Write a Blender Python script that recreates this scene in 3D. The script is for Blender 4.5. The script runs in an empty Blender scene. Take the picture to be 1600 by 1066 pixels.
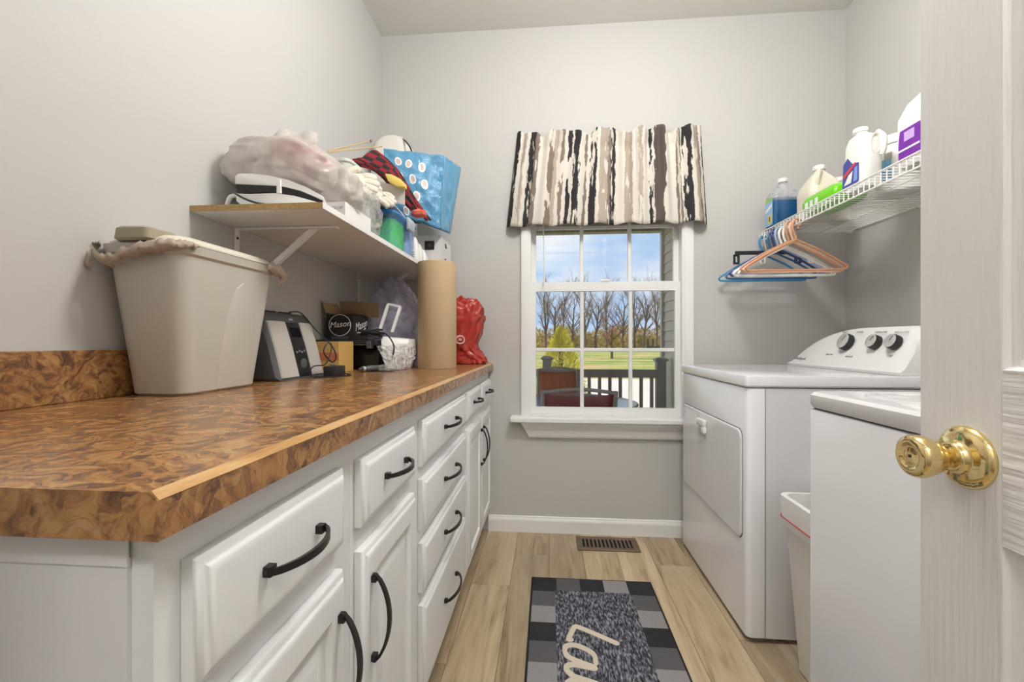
import bpy, bmesh, math, random
from mathutils import Vector, Matrix, noise
from math import sin, cos, pi, radians

# ------------------------------------------------------------------ camera, world, lights, exposure
SC = bpy.context.scene
COL = SC.collection
F_PX, YAW, EYE = 690.0, radians(4.75), 1.04
cam = bpy.data.cameras.new('camera')
cam.sensor_width = 36.0
cam.lens = F_PX / 1600 * 36
cam.clip_start = 0.02
cam.clip_end = 800
camo = bpy.data.objects.new('camera', cam)
camo.location = (0, 0, EYE)
camo.rotation_euler = (pi / 2, 0, YAW)
COL.objects.link(camo)
SC.camera = camo

vs = SC.view_settings
vs.view_transform = 'Standard'
vs.look = 'None'
vs.gamma = 1.0
vs.use_curve_mapping = False
vs.exposure = 0.62

world = bpy.data.worlds.new('world')
SC.world = world
world.use_nodes = True
wn, wl = world.node_tree.nodes, world.node_tree.links
wn.clear()
wo = wn.new('ShaderNodeOutputWorld'); wb = wn.new('ShaderNodeBackground')
wt = wn.new('ShaderNodeTexCoord'); wm = wn.new('ShaderNodeMapping'); wz = wn.new('ShaderNodeTexNoise'); wr = wn.new('ShaderNodeValToRGB')
wm.inputs['Scale'].default_value = (1.0, 1.0, 3.2)
wm.inputs['Location'].default_value = (3.1, 0.4, 0.0)
wz.inputs['Scale'].default_value = 3.2; wz.inputs['Detail'].default_value = 7; wz.inputs['Roughness'].default_value = 0.55
wr.color_ramp.elements[0].position = 0.33; wr.color_ramp.elements[0].color = (0.42, 0.62, 0.92, 1)
wr.color_ramp.elements[1].position = 0.54; wr.color_ramp.elements[1].color = (0.90, 0.94, 1.0, 1)
wb.inputs['Strength'].default_value = 0.66
wl.new(wt.outputs['Generated'], wm.inputs['Vector']); wl.new(wm.outputs['Vector'], wz.inputs['Vector'])
wl.new(wz.outputs['Fac'], wr.inputs['Fac']); wl.new(wr.outputs['Color'], wb.inputs['Color']); wl.new(wb.outputs['Background'], wo.inputs['Surface'])

sun = bpy.data.lights.new('sun', 'SUN'); sun.energy = 2.3; sun.angle = radians(0.6); sun.color = (1, 0.95, 0.86)
suno = bpy.data.objects.new('sun', sun); suno.rotation_euler = (radians(38), 0, radians(-28)); COL.objects.link(suno)
ADDED_LAMP_EMIT = 50.0     # unseen globe lamp added to light the room
ADDED_HALL_EMIT = 44.0     # unseen lamp added as fill from behind the doorway

# ------------------------------------------------------------------ helpers
def at(x, y, Y):
    u = (x - 800) / F_PX; v = (533 - y) / F_PX; s, c = sin(YAW), cos(YAW)
    r = Vector((-s + u * c, c + u * s, v)); t = Y / r.y
    return Vector((r.x * t, Y, EYE + v * t))

def NB(): return bmesh.new()

def box(bm, x0, x1, y0, y1, z0, z1):
    v = [bm.verts.new((x, y, z)) for x in (x0, x1) for y in (y0, y1) for z in (z0, z1)]
    for f in ((0, 1, 3, 2), (4, 6, 7, 5), (0, 4, 5, 1), (2, 3, 7, 6), (0, 2, 6, 4), (1, 5, 7, 3)):
        bm.faces.new([v[i] for i in f])
    return bm

def bev(bm, w=0.003, seg=2):
    bmesh.ops.bevel(bm, geom=bm.edges[:], offset=w, segments=seg, affect='EDGES', profile=0.5, clamp_overlap=True)
    return bm

def bbox(x0, x1, y0, y1, z0, z1, w=0.003, seg=2):
    return bev(box(NB(), x0, x1, y0, y1, z0, z1), w, seg)

def loft(bm, rings, cap0=True, cap1=True, closed=True):
    R = [[bm.verts.new(p) for p in r] for r in rings]
    n = len(R[0])
    for a, b in zip(R, R[1:]):
        for i in range(n if closed else n - 1):
            j = (i + 1) % n
            try: bm.faces.new((a[i], a[j], b[j], b[i]))
            except ValueError: pass
    if cap0: bm.faces.new(R[0])
    if cap1: bm.faces.new(R[-1][::-1])
    return bm

def rrect(cx, cy, hx, hy, r, z, n=5):
    out = []
    r = min(r, hx, hy)
    for k, (sx, sy) in enumerate(((1, 1), (-1, 1), (-1, -1), (1, -1))):
        for i in range(n + 1):
            a = k * pi / 2 + i / n * pi / 2
            out.append(Vector((cx + sx * (hx - r) + r * cos(a), cy + sy * (hy - r) + r * sin(a), z)))
    return out

def ring(cx, cy, r, z, n=24):
    return [Vector((cx + r * cos(2 * pi * i / n), cy + r * sin(2 * pi * i / n), z)) for i in range(n)]

def lathe(bm, prof, c=(0, 0, 0), n=24, M=None, cap=True):
    rs = []
    for r, z in prof:
        q = [Vector((r * cos(2 * pi * i / n), r * sin(2 * pi * i / n), z)) for i in range(n)]
        rs.append([(M @ p if M else p) + Vector(c) for p in q])
    return loft(bm, rs, cap, cap)

def tube(bm, pts, r, n=6, closed=False):
    pts = [Vector(p) for p in pts]
    rr = r if isinstance(r, (list, tuple)) else [r] * len(pts)
    rings = []; up = None
    for i, p in enumerate(pts):
        a = pts[i - 1] if (i or closed) else p
        b = pts[(i + 1) % len(pts)] if (i < len(pts) - 1 or closed) else p
        t = (b - a)
        if t.length < 1e-9: t = Vector((0, 0, 1))
        t.normalize()
        if up is None: up = t.orthogonal().normalized()
        else:
            up = up - t * up.dot(t)
            up = up.normalized() if up.length > 1e-6 else t.orthogonal().normalized()
        w = t.cross(up)
        rings.append([p + rr[i] * (cos(2 * pi * k / n) * up + sin(2 * pi * k / n) * w) for k in range(n)])
    if closed: rings.append(rings[0])
    return loft(bm, rings, not closed, not closed)

def smooth_path(pts, k=6):
    P = [Vector(p) for p in pts]; out = []
    for i in range(len(P) - 1):
        p0, p1, p2, p3 = P[max(i - 1, 0)], P[i], P[i + 1], P[min(i + 2, len(P) - 1)]
        for j in range(k):
            t = j / k
            out.append(0.5 * ((2 * p1) + (p2 - p0) * t + (2 * p0 - 5 * p1 + 4 * p2 - p3) * t * t + (3 * p1 - p0 - 3 * p2 + p3) * t ** 3))
    out.append(P[-1]); return out

def rect_loops(bm, steps, y0, y1, z0, z1):
    """nested rectangles in the YZ plane facing +X: steps = (inset, x)"""
    return loft(bm, [[Vector((x, y0 + i, z0 + i)), Vector((x, y1 - i, z0 + i)), Vector((x, y1 - i, z1 - i)), Vector((x, y0 + i, z1 - i))] for i, x in steps])

def prism(bm, poly, d):
    """poly: list of Vectors; extruded by vector d"""
    d = Vector(d)
    return loft(bm, [[Vector(p) for p in poly], [Vector(p) + d for p in poly]])

def blob(c, rad, amp=0.1, seed=0, freq=2.5, p=0.7, nu=40, nv=24, flat=None, ridge=0.0):
    """crumpled soft body: superellipsoid with folds; flat = lowest z"""
    bm = NB(); rings = []
    c = Vector(c)
    sg = lambda v, e: math.copysign(abs(v) ** e, v)
    for j in range(nv + 1):
        ph = -pi / 2 + pi * j / nv
        r = []
        for i in range(nu):
            th = 2 * pi * i / nu
            d = Vector((sg(cos(ph), p) * sg(cos(th), p), sg(cos(ph), p) * sg(sin(th), p), sg(sin(ph), p)))
            q = d * freq + Vector((seed * 7.3, seed * 3.1, seed))
            k = 1 + amp * noise.noise(q) + amp * 0.6 * noise.noise(q * 2.3)
            if ridge: k += ridge * (1 - 2 * abs(noise.noise(q * 1.7 + Vector((4, 9, 2))))) + ridge * .45 * (1 - 2 * abs(noise.noise(q * 4.1 + Vector((1, 5, 8)))))
            v = Vector((d.x * rad[0] * k, d.y * rad[1] * k, d.z * rad[2] * k)) + c
            if flat is not None and v.z < flat: v.z = flat + 0.0005 * noise.noise(q * 3)
            r.append(v)
        rings.append(r)
    return loft(bm, rings, False, False)

def smoothed(o, lvl=1):
    m = o.modifiers.new('subdivision', 'SUBSURF'); m.levels = lvl; m.render_levels = lvl
    return o

def obj(name, bm, mat, parent=None, smooth=False, mats=None):
    bmesh.ops.remove_doubles(bm, verts=bm.verts[:], dist=1e-6)
    bmesh.ops.recalc_face_normals(bm, faces=bm.faces[:])
    off = wloc(parent) if parent else Vector((0, 0, 0))
    if off.length: bmesh.ops.translate(bm, verts=bm.verts[:], vec=-off)
    me = bpy.data.meshes.new(name); bm.to_mesh(me); bm.free()
    for m in (mats or [mat]): me.materials.append(m)
    if smooth:
        me.polygons.foreach_set('use_smooth', [True] * len(me.polygons))
        if smooth != 'all':
            me.set_sharp_from_angle(angle=radians(35))
    o = bpy.data.objects.new(name, me); COL.objects.link(o)
    if parent: o.parent = parent
    return o

def wloc(o):
    v = Vector((0, 0, 0))
    while o: v += o.location; o = o.parent
    return v

def tag(o, label, cat, group=None, kind=None):
    o['label'] = label; o['category'] = cat
    if group: o['group'] = group
    if kind: o['kind'] = kind
    return o

def thing(name, loc, label, cat, group=None, kind=None):
    o = bpy.data.objects.new(name, None); o.location = loc; o.empty_display_size = 0.05; COL.objects.link(o)
    return tag(o, label, cat, group, kind)

def part_copy(src, parent, delta=(0, 0, 0)):
    c = src.copy(); COL.objects.link(c); c.parent = parent
    c.location = Vector(src.location) + Vector(delta)
    return c

def text(name, s, size, M, mat, parent, depth=0.0004, shear=0.0):
    cu = bpy.data.curves.new(name, 'FONT'); cu.body = s; cu.size = size; cu.extrude = depth; cu.align_x = 'CENTER'; cu.align_y = 'CENTER'; cu.shear = shear
    cu.resolution_u = 3
    t = bpy.data.objects.new(name, cu); COL.objects.link(t)
    dg = bpy.context.evaluated_depsgraph_get()
    me = bpy.data.meshes.new_from_object(t.evaluated_get(dg))
    bpy.data.objects.remove(t); bpy.data.curves.remove(cu)
    me.transform(M)
    me.transform(Matrix.Translation(-wloc(parent)))
    me.materials.clear(); me.materials.append(mat)
    o = bpy.data.objects.new(name, me); COL.objects.link(o); o.parent = parent
    return o

def frame_m(origin, right, up):
    r = Vector(right).normalized(); u = Vector(up); u = (u - r * u.dot(r)).normalized(); n = r.cross(u)
    M = Matrix((r, u, n)).transposed().to_4x4(); M.translation = Vector(origin); return M

# ------------------------------------------------------------------ materials
def M_(name, col, rough=0.5, metal=0.0, var=0.0, vscale=8.0, bump=0.0, bscale=60.0, stretch=(1, 1, 1), alpha=1.0, trans=0.0, sss=0.0, spec=None, emit=0.0, coat=0.0, ior=None):
    m = bpy.data.materials.new(name); m.use_nodes = True
    nt = m.node_tree; b = nt.nodes['Principled BSDF']
    b.inputs['Base Color'].default_value = (*col, 1); b.inputs['Roughness'].default_value = rough; b.inputs['Metallic'].default_value = metal
    b.inputs['Alpha'].default_value = alpha; b.inputs['Transmission Weight'].default_value = trans
    if spec is not None: b.inputs['Specular IOR Level'].default_value = spec
    if ior: b.inputs['IOR'].default_value = ior
    if coat: b.inputs['Coat Weight'].default_value = coat
    if emit:
        b.inputs['Emission Color'].default_value = (*col, 1); b.inputs['Emission Strength'].default_value = emit
    tc = nt.nodes.new('ShaderNodeTexCoord'); mp = nt.nodes.new('ShaderNodeMapping'); mp.inputs['Scale'].default_value = stretch
    nt.links.new(tc.outputs['Object'], mp.inputs['Vector'])
    n = nt.nodes.new('ShaderNodeTexNoise'); n.inputs['Scale'].default_value = vscale; n.inputs['Detail'].default_value = 4
    nt.links.new(mp.outputs['Vector'], n.inputs['Vector'])
    if var:
        mx = nt.nodes.new('ShaderNodeMix'); mx.data_type = 'RGBA'
        mx.inputs['A'].default_value = (*[max(0, c * (1 - var)) for c in col], 1); mx.inputs['B'].default_value = (*[min(1, c * (1 + var)) for c in col], 1)
        nt.links.new(n.outputs['Fac'], mx.inputs['Factor']); nt.links.new(mx.outputs['Result'], b.inputs['Base Color'])
    if bump:
        n2 = nt.nodes.new('ShaderNodeTexNoise'); n2.inputs['Scale'].default_value = bscale; n2.inputs['Detail'].default_value = 3
        nt.links.new(mp.outputs['Vector'], n2.inputs['Vector'])
        bp = nt.nodes.new('ShaderNodeBump'); bp.inputs['Strength'].default_value = bump; bp.inputs['Distance'].default_value = 0.004
        nt.links.new(n2.outputs['Fac'], bp.inputs['Height']); nt.links.new(bp.outputs['Normal'], b.inputs['Normal'])
    return m

def ramp(nt, stops, interp='LINEAR'):
    r = nt.nodes.new('ShaderNodeValToRGB'); r.color_ramp.interpolation = interp
    e = r.color_ramp.elements
    while len(e) > 1: e.remove(e[-1])
    e[0].position = stops[0][0]; e[0].color = (*stops[0][1], 1)
    for p, c in stops[1:]:
        q = e.new(p); q.color = (*c, 1)
    return r

def laminate():
    m = bpy.data.materials.new('brown_laminate'); m.use_nodes = True; nt = m.node_tree; b = nt.nodes['Principled BSDF']; L = nt.links.new
    tc = nt.nodes.new('ShaderNodeTexCoord')
    n0 = nt.nodes.new('ShaderNodeTexNoise'); n0.inputs['Scale'].default_value = 9; n0.inputs['Detail'].default_value = 3
    L(tc.outputs['Object'], n0.inputs['Vector'])
    mx = nt.nodes.new('ShaderNodeMix'); mx.data_type = 'VECTOR'; mx.inputs['Factor'].default_value = 0.16
    L(tc.outputs['Object'], mx.inputs['A']); L(n0.outputs['Color'], mx.inputs['B'])
    n1 = nt.nodes.new('ShaderNodeTexNoise'); n1.inputs['Scale'].default_value = 32; n1.inputs['Detail'].default_value = 9; n1.inputs['Roughness'].default_value = 0.72; n1.inputs['Distortion'].default_value = 0.9
    L(mx.outputs['Result'], n1.inputs['Vector'])
    vc = nt.nodes.new('ShaderNodeTexVoronoi'); vc.inputs['Scale'].default_value = 75; L(mx.outputs['Result'], vc.inputs['Vector'])
    sc = nt.nodes.new('ShaderNodeSeparateColor'); L(vc.outputs['Color'], sc.inputs[0])
    m1 = nt.nodes.new('ShaderNodeMath'); m1.operation = 'MULTIPLY_ADD'; m1.inputs[1].default_value = 0.16; m1.inputs[2].default_value = -0.08; L(sc.outputs[0], m1.inputs[0])
    m3 = nt.nodes.new('ShaderNodeMath'); m3.operation = 'ADD'; L(n1.outputs['Fac'], m3.inputs[0]); L(m1.outputs[0], m3.inputs[1])
    r = ramp(nt, [(0.28, (0.065, 0.032, 0.022)), (0.39, (0.16, 0.075, 0.038)), (0.48, (0.29, 0.138, 0.052)), (0.60, (0.43, 0.225, 0.080)), (0.72, (0.42, 0.27, 0.14))])
    L(m3.outputs[0], r.inputs['Fac'])
    v = nt.nodes.new('ShaderNodeTexVoronoi'); v.feature = 'DISTANCE_TO_EDGE'; v.inputs['Scale'].default_value = 30
    L(mx.outputs['Result'], v.inputs['Vector'])
    vr = ramp(nt, [(0.0, (0.45, 0.42, 0.42)), (0.05, (1, 1, 1))]); L(v.outputs['Distance'], vr.inputs['Fac'])
    mm = nt.nodes.new('ShaderNodeMix'); mm.data_type = 'RGBA'; mm.blend_type = 'MULTIPLY'; mm.inputs['Factor'].default_value = 0.4
    L(r.outputs['Color'], mm.inputs['A']); L(vr.outputs['Color'], mm.inputs['B']); L(mm.outputs['Result'], b.inputs['Base Color'])
    b.inputs['Roughness'].default_value = 0.24
    return m

def wood(name, cols, scale=14, along='Y', rough=0.45, rnd=True, bump=0.08):
    m = bpy.data.materials.new(name); m.use_nodes = True; nt = m.node_tree; b = nt.nodes['Principled BSDF']; L = nt.links.new
    tc = nt.nodes.new('ShaderNodeTexCoord'); oi = nt.nodes.new('ShaderNodeObjectInfo'); mp = nt.nodes.new('ShaderNodeMapping')
    st = {'Y': (1, 0.09, 1), 'X': (0.09, 1, 1), 'Z': (1, 1, 0.07)}[along]; mp.inputs['Scale'].default_value = st
    cb = nt.nodes.new('ShaderNodeCombineXYZ'); ml = nt.nodes.new('ShaderNodeMath'); ml.operation = 'MULTIPLY'; ml.inputs[1].default_value = 40
    L(oi.outputs['Random'], ml.inputs[0]); L(ml.outputs[0], cb.inputs[0]); L(ml.outputs[0], cb.inputs[2])
    L(tc.outputs['Object'], mp.inputs['Vector'])
    if rnd: L(cb.outputs[0], mp.inputs['Location'])
    n = nt.nodes.new('ShaderNodeTexNoise'); n.inputs['Scale'].default_value = scale; n.inputs['Detail'].default_value = 8; n.inputs['Roughness'].default_value = 0.6; n.inputs['Distortion'].default_value = 1.6
    L(mp.outputs['Vector'], n.inputs['Vector'])
    fine = nt.nodes.new('ShaderNodeTexNoise'); fine.inputs['Scale'].default_value = scale * 9; fine.inputs['Detail'].default_value = 3
    L(mp.outputs['Vector'], fine.inputs['Vector'])
    ad = nt.nodes.new('ShaderNodeMath'); ad.operation = 'MULTIPLY_ADD'; ad.inputs[1].default_value = 0.28; L(fine.outputs['Fac'], ad.inputs[0]); L(n.outputs['Fac'], ad.inputs[2])
    r = ramp(nt, [(0.42, cols[0]), (0.60, cols[1]), (0.80, cols[2])]); L(ad.outputs[0], r.inputs['Fac'])
    hs = nt.nodes.new('ShaderNodeHueSaturation'); L(r.outputs['Color'], hs.inputs['Color'])
    if rnd:
        mr = nt.nodes.new('ShaderNodeMapRange'); mr.inputs['To Min'].default_value = 0.70; mr.inputs['To Max'].default_value = 1.12; L(oi.outputs['Random'], mr.inputs['Value']); L(mr.outputs['Result'], hs.inputs['Value'])
    L(hs.outputs['Color'], b.inputs['Base Color']); b.inputs['Roughness'].default_value = rough
    bp = nt.nodes.new('ShaderNodeBump'); bp.inputs['Strength'].default_value = bump; bp.inputs['Distance'].default_value = 0.003
    L(fine.outputs['Fac'], bp.inputs['Height']); L(bp.outputs['Normal'], b.inputs['Normal'])
    return m

WALL = M_('grey_wall_paint', (0.55, 0.54, 0.52), 0.7, bump=0.05, bscale=220)
CEIL = M_('ceiling_paint', (0.72, 0.695, 0.65), 0.85, bump=0.06, bscale=150)
TRIM = M_('white_trim_paint', (0.84, 0.84, 0.83), 0.35)
CABW = M_('white_cabinet_paint', (0.80, 0.80, 0.80), 0.38, var=0.02, bump=0.05, bscale=30, stretch=(6, 1, 1))
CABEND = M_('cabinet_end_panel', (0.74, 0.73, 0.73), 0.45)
LAM = laminate()
CHAMF = wood('wood_edge_strip', [(0.34, 0.17, 0.05), (0.50, 0.28, 0.10), (0.60, 0.38, 0.17)], 30, 'Y', 0.3, rnd=False)
PLANK = wood('vinyl_wood_plank', [(0.22, 0.155, 0.09), (0.46, 0.35, 0.22), (0.60, 0.485, 0.33)], 9, 'Y', 0.42)
BRONZE = M_('dark_bronze', (0.045, 0.038, 0.036), 0.38, 0.75)
APPL = M_('white_enamel', (0.83, 0.83, 0.845), 0.14, coat=0.3)
APPLD = M_('white_enamel_plastic', (0.84, 0.84, 0.83), 0.3)
SEAM = M_('dark_seam', (0.05, 0.05, 0.055), 0.6)
BLACK = M_('black_plastic', (0.012, 0.012, 0.014), 0.3)
BLACKM = M_('matte_black_plastic', (0.02, 0.02, 0.022), 0.55)
DKGREY = M_('dark_grey_plastic', (0.085, 0.088, 0.095), 0.42)
GREYTXT = M_('grey_print', (0.25, 0.25, 0.27), 0.6)
SILVER = M_('brushed_silver', (0.72, 0.71, 0.69), 0.3, 0.6)
BRASS = M_('polished_brass', (0.86, 0.68, 0.33), 0.1, 1.0)
DOORP = M_('door_white_paint', (0.80, 0.79, 0.775), 0.4, bump=0.55, bscale=120, stretch=(1, 1, 0.05))
DOORH = M_('door_rail_paint', (0.80, 0.79, 0.775), 0.4, bump=0.5, bscale=120, stretch=(1, 0.05, 1))
BIN = M_('beige_plastic', (0.53, 0.50, 0.44), 0.36, var=0.02)
BINLID = M_('cream_plastic', (0.72, 0.68, 0.57), 0.4)
OLIVE = M_('olive_tan_plastic', (0.36, 0.315, 0.22), 0.45)
LINERB = M_('brown_bag_film', (0.42, 0.33, 0.26), 0.45, var=0.25, vscale=30, bump=0.6, bscale=50)
WHITEP = M_('white_plastic', (0.85, 0.84, 0.81), 0.35)
CREAMP = M_('cream_translucent_plastic', (0.80, 0.75, 0.62), 0.35)
MELA = M_('white_melamine', (0.80, 0.79, 0.77), 0.4)
PBOARD = M_('particle_board', (0.42, 0.28, 0.12), 0.8, var=0.5, vscale=160, bump=0.4, bscale=200)
KRAFT = M_('kraft_cardboard', (0.56, 0.42, 0.25), 0.75, var=0.07, vscale=20)
KRAFTD = M_('brown_corrugated_board', (0.40, 0.27, 0.15), 0.8, var=0.08)
SPK = M_('grey_speaker_cloth', (0.50, 0.47, 0.42), 0.7, 0.0, var=0.12, vscale=500)
GLASSM = None
def glass():
    m = bpy.data.materials.new('window_glass'); m.use_nodes = True; nt = m.node_tree; nt.nodes.clear()
    o = nt.nodes.new('ShaderNodeOutputMaterial'); t = nt.nodes.new('ShaderNodeBsdfTransparent'); g = nt.nodes.new('ShaderNodeBsdfGlossy'); x = nt.nodes.new('ShaderNodeMixShader')
    g.inputs['Roughness'].default_value = 0.02; x.inputs[0].default_value = 0.04; t.inputs['Color'].default_value = (0.97, 0.98, 0.98, 1)
    nt.links.new(t.outputs[0], x.inputs[1]); nt.links.new(g.outputs[0], x.inputs[2]); nt.links.new(x.outputs[0], o.inputs['Surface'])
    return m
GLASS = glass()
def film(name, col, alpha, rough=0.25, bump=0.5, bscale=25):
    """thin plastic film: part see-through, part translucent and shiny"""
    m = bpy.data.materials.new(name); m.use_nodes = True; nt = m.node_tree; nt.nodes.clear(); L = nt.links.new
    o = nt.nodes.new('ShaderNodeOutputMaterial'); t = nt.nodes.new('ShaderNodeBsdfTransparent'); p = nt.nodes.new('ShaderNodeBsdfPrincipled'); x = nt.nodes.new('ShaderNodeMixShader')
    tl = nt.nodes.new('ShaderNodeBsdfTranslucent'); y = nt.nodes.new('ShaderNodeMixShader'); y.inputs[0].default_value = 0.35
    tc = nt.nodes.new('ShaderNodeTexCoord'); n = nt.nodes.new('ShaderNodeTexNoise'); n.inputs['Scale'].default_value = bscale; n.inputs['Detail'].default_value = 1.5; n.inputs['Distortion'].default_value = 1.8
    bp = nt.nodes.new('ShaderNodeBump'); bp.inputs['Strength'].default_value = bump; bp.inputs['Distance'].default_value = 0.012
    L(tc.outputs['Object'], n.inputs['Vector']); L(n.outputs['Fac'], bp.inputs['Height']); L(bp.outputs['Normal'], p.inputs['Normal'])
    mr = nt.nodes.new('ShaderNodeMapRange'); mr.inputs['From Min'].default_value = 0.3; mr.inputs['From Max'].default_value = 0.7; mr.inputs['To Min'].default_value = max(0, alpha - 0.18); mr.inputs['To Max'].default_value = min(1, alpha + 0.18)
    L(n.outputs['Fac'], mr.inputs['Value']); L(mr.outputs['Result'], x.inputs[0])
    p.inputs['Base Color'].default_value = (*col, 1); p.inputs['Roughness'].default_value = rough; tl.inputs['Color'].default_value = (*col, 1)
    L(p.outputs[0], y.inputs[1]); L(tl.outputs[0], y.inputs[2]); L(t.outputs[0], x.inputs[1]); L(y.outputs[0], x.inputs[2]); L(x.outputs[0], o.inputs['Surface'])
    return m
BAGW = film('white_bag_film', (0.76, 0.72, 0.67), 0.70, 0.25, 0.5, 9)
BAGC = film('clear_bag_film', (0.82, 0.82, 0.80), 0.42, 0.10, 1.0, 22)
BAGP = film('lilac_bag_film', (0.72, 0.72, 0.88), 0.52, 0.15, 0.9, 13)
BAGR = M_('red_bag_film', (0.46, 0.045, 0.03), 0.25, var=0.35, vscale=14, bump=0.9, bscale=34)
LINERW = M_('white_liner_film', (0.84, 0.83, 0.81), 0.35, bump=0.5, bscale=40)

# ------------------------------------------------------------------ the room
XL, XR, YF, YB, ZC = -0.935, 1.525, -0.10, 2.41, 2.75
ZT = 0.922                                  # counter top
def struct(name, bm, mat, label, cat, parent=None):
    o = obj(name, bm, mat, parent)
    if parent is None: tag(o, label, cat, kind='structure')
    return o

fl = struct('floor', box(NB(), XL - .12, XR + .12, -1.75, YB + .12, -0.06, -0.004), M_('subfloor', (0.22, 0.17, 0.11), 0.8), 'light brown wood plank floor of the laundry room', 'floor')
random.seed(4)
PW = 0.165
joints = {-2: [1.87], -1: [2.155], 0: [1.15], 1: [1.72], 2: [1.3], 3: [2.10], -3: [1.4], 4: [1.6]}
for k in range(-4, 9):
    x0 = k * PW; x1 = x0 + PW
    if x0 < XL or x1 > XR + .1: continue
    ys = sorted(set([-0.6, YB - 0.001] + joints.get(k, [])))
    cuts = [ys[0]]
    for a, b in zip(ys, ys[1:]):
        n = max(1, round((b - a) / 1.15))
        cuts += [a + (b - a) * i / n for i in range(1, n + 1)]
    for a, b in zip(cuts, cuts[1:]):
        bm = bbox(-PW / 2 + .0005, PW / 2 - .0005, -(b - a) / 2 + .0005, (b - a) / 2 - .0005, -0.005, 0.0, 0.0013, 1)
        o = obj('plank', bm, PLANK, fl); o.location = ((x0 + x1) / 2, (a + b) / 2, 0)

struct('ceiling', box(NB(), XL - .12, XR + .12, -1.75, YB + .12, ZC, ZC + .1), CEIL, 'flat off-white ceiling', 'ceiling')
struct('wall_left', box(NB(), XL - .12, XL, -1.75, YB + .12, -.06, ZC), WALL, 'pale grey wall behind the long countertop', 'wall')
struct('wall_right', box(NB(), XR, XR + .12, -1.75, YB + .12, -.06, ZC), WALL, 'pale grey wall behind the washer and dryer', 'wall')
WX0, WX1, WZ0, WZ1 = -0.11, 0.715, 0.635, 2.03          # window opening
bm = NB()
box(bm, XL, WX0, YB, YB + .12, -.06, ZC); box(bm, WX1, XR, YB, YB + .12, -.06, ZC)
box(bm, WX0, WX1, YB, YB + .12, -.06, WZ0); box(bm, WX0, WX1, YB, YB + .12, WZ1, ZC)
struct('wall_back', bm, WALL, 'pale grey wall with the window', 'wall')
DX0, DX1, DH = -0.25, 0.555, 2.05                        # doorway the camera stands in
bm = NB()
box(bm, XL, DX0, YF - .11, YF, 0, ZC); box(bm, DX1, XR, YF - .11, YF, 0, ZC); box(bm, DX0, DX1, YF - .11, YF, DH, ZC)
struct('wall_front', bm, WALL, 'pale grey wall with the doorway', 'wall')
struct('wall_hall', box(NB(), XL - .12, XR + .12, -1.87, -1.75, -.06, ZC), WALL, 'pale grey hall wall beyond the doorway', 'wall')
bm = NB()
for x in (DX0 - .06, DX1): box(bm, x, x + .06, YF, YF + .012, 0, DH + .06)
box(bm, DX0, DX1, YF, YF + .012, DH, DH + .06)
struct('trim_1', bm, TRIM, 'white casing around the doorway', 'door trim')

def baseboard(name, pts, d, label):
    """profile swept along a straight wall: d = inward normal"""
    a, b = Vector(pts[0]), Vector(pts[1]); d = Vector(d)
    prof = [(0, 0), (.013, 0), (.013, .062), (.011, .07), (.008, .076), (.006, .084), (0, .086)]
    bm = loft(NB(), [[p + d * x + Vector((0, 0, z)) for x, z in prof] for p in (a, b)])
    struct(name, bm, TRIM, label, 'baseboard')
baseboard('baseboard_back', ((-.33, YB, 0), (XR, YB, 0)), (0, -1, 0), 'white baseboard along the window wall')
baseboard('baseboard_right', ((XR, YF, 0), (XR, YB - .014, 0)), (-1, 0, 0), 'white baseboard behind the washer and dryer')

# globe lamps added to light the room and the hall (both outside the frame)
def added_ceiling_lamp(x, y, r, e, label):
    t = thing('added_ceiling_light', (x, y, ZC), label, 'added lamp')
    obj('canopy', lathe(NB(), [(.065, ZC), (.065, ZC - .012), (.05, ZC - .022)], (x, y, 0)), M_('added_lamp_nickel', (.6, .6, .6), .3, .9), t, True)
    obj('stem', lathe(NB(), [(.012, ZC - .022), (.012, ZC - .15), (.03, ZC - .155), (.03, ZC - .17)], (x, y, 0), 12), M_('added_lamp_nickel', (.6, .6, .6), .3, .9), t, True)
    obj('glass_globe', lathe(NB(), [(.03 + (r - .03) * 0, ZC - .17)] + [(r * sin(pi * k / 14), ZC - .17 - r + r * cos(pi * k / 14)) for k in range(2, 14)] + [(.004, ZC - .17 - 2 * r)], (x, y, 0)), M_('added_lamp_glow', (1, .985, .965), .4, emit=e), t, True)
added_ceiling_lamp(0.34, 1.05, 0.14, ADDED_LAMP_EMIT, 'added opal glass globe lamp, out of view, lighting the laundry room')
added_ceiling_lamp(0.15, -0.95, 0.14, ADDED_HALL_EMIT, 'added opal glass globe lamp, out of view, giving fill from the hall')

# ------------------------------------------------------------------ window
win = thing('window_1', (.3, YB, WZ0), 'white double-hung window with divided panes', 'window', kind='structure')
bm = NB()
for x0, x1 in ((WX0 - .04, WX0 + .01), (WX1 - .01, WX1 + .045)):
    box(bm, x0, x1, YB - .016, YB, WZ0 - .01, WZ1 + .05)
    box(bm, x0 + .008, x1 - .008, YB - .021, YB - .016, WZ0 - .01, WZ1 + .05)
box(bm, WX0 + .01, WX1 - .01, YB - .016, YB, WZ1 - .005, WZ1 + .05)
obj('casing', bm, TRIM, win)
bm = NB()
for x0, x1 in ((WX0, WX0 + .014), (WX1 - .014, WX1)): box(bm, x0, x1, YB - .012, YB + .118, WZ0, WZ1)
box(bm, WX0, WX1, YB, YB + .118, WZ1 - .012, WZ1); box(bm, WX0, WX1, YB, YB + .118, WZ0, WZ0 + .012)
obj('jamb', bm, TRIM, win)
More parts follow.
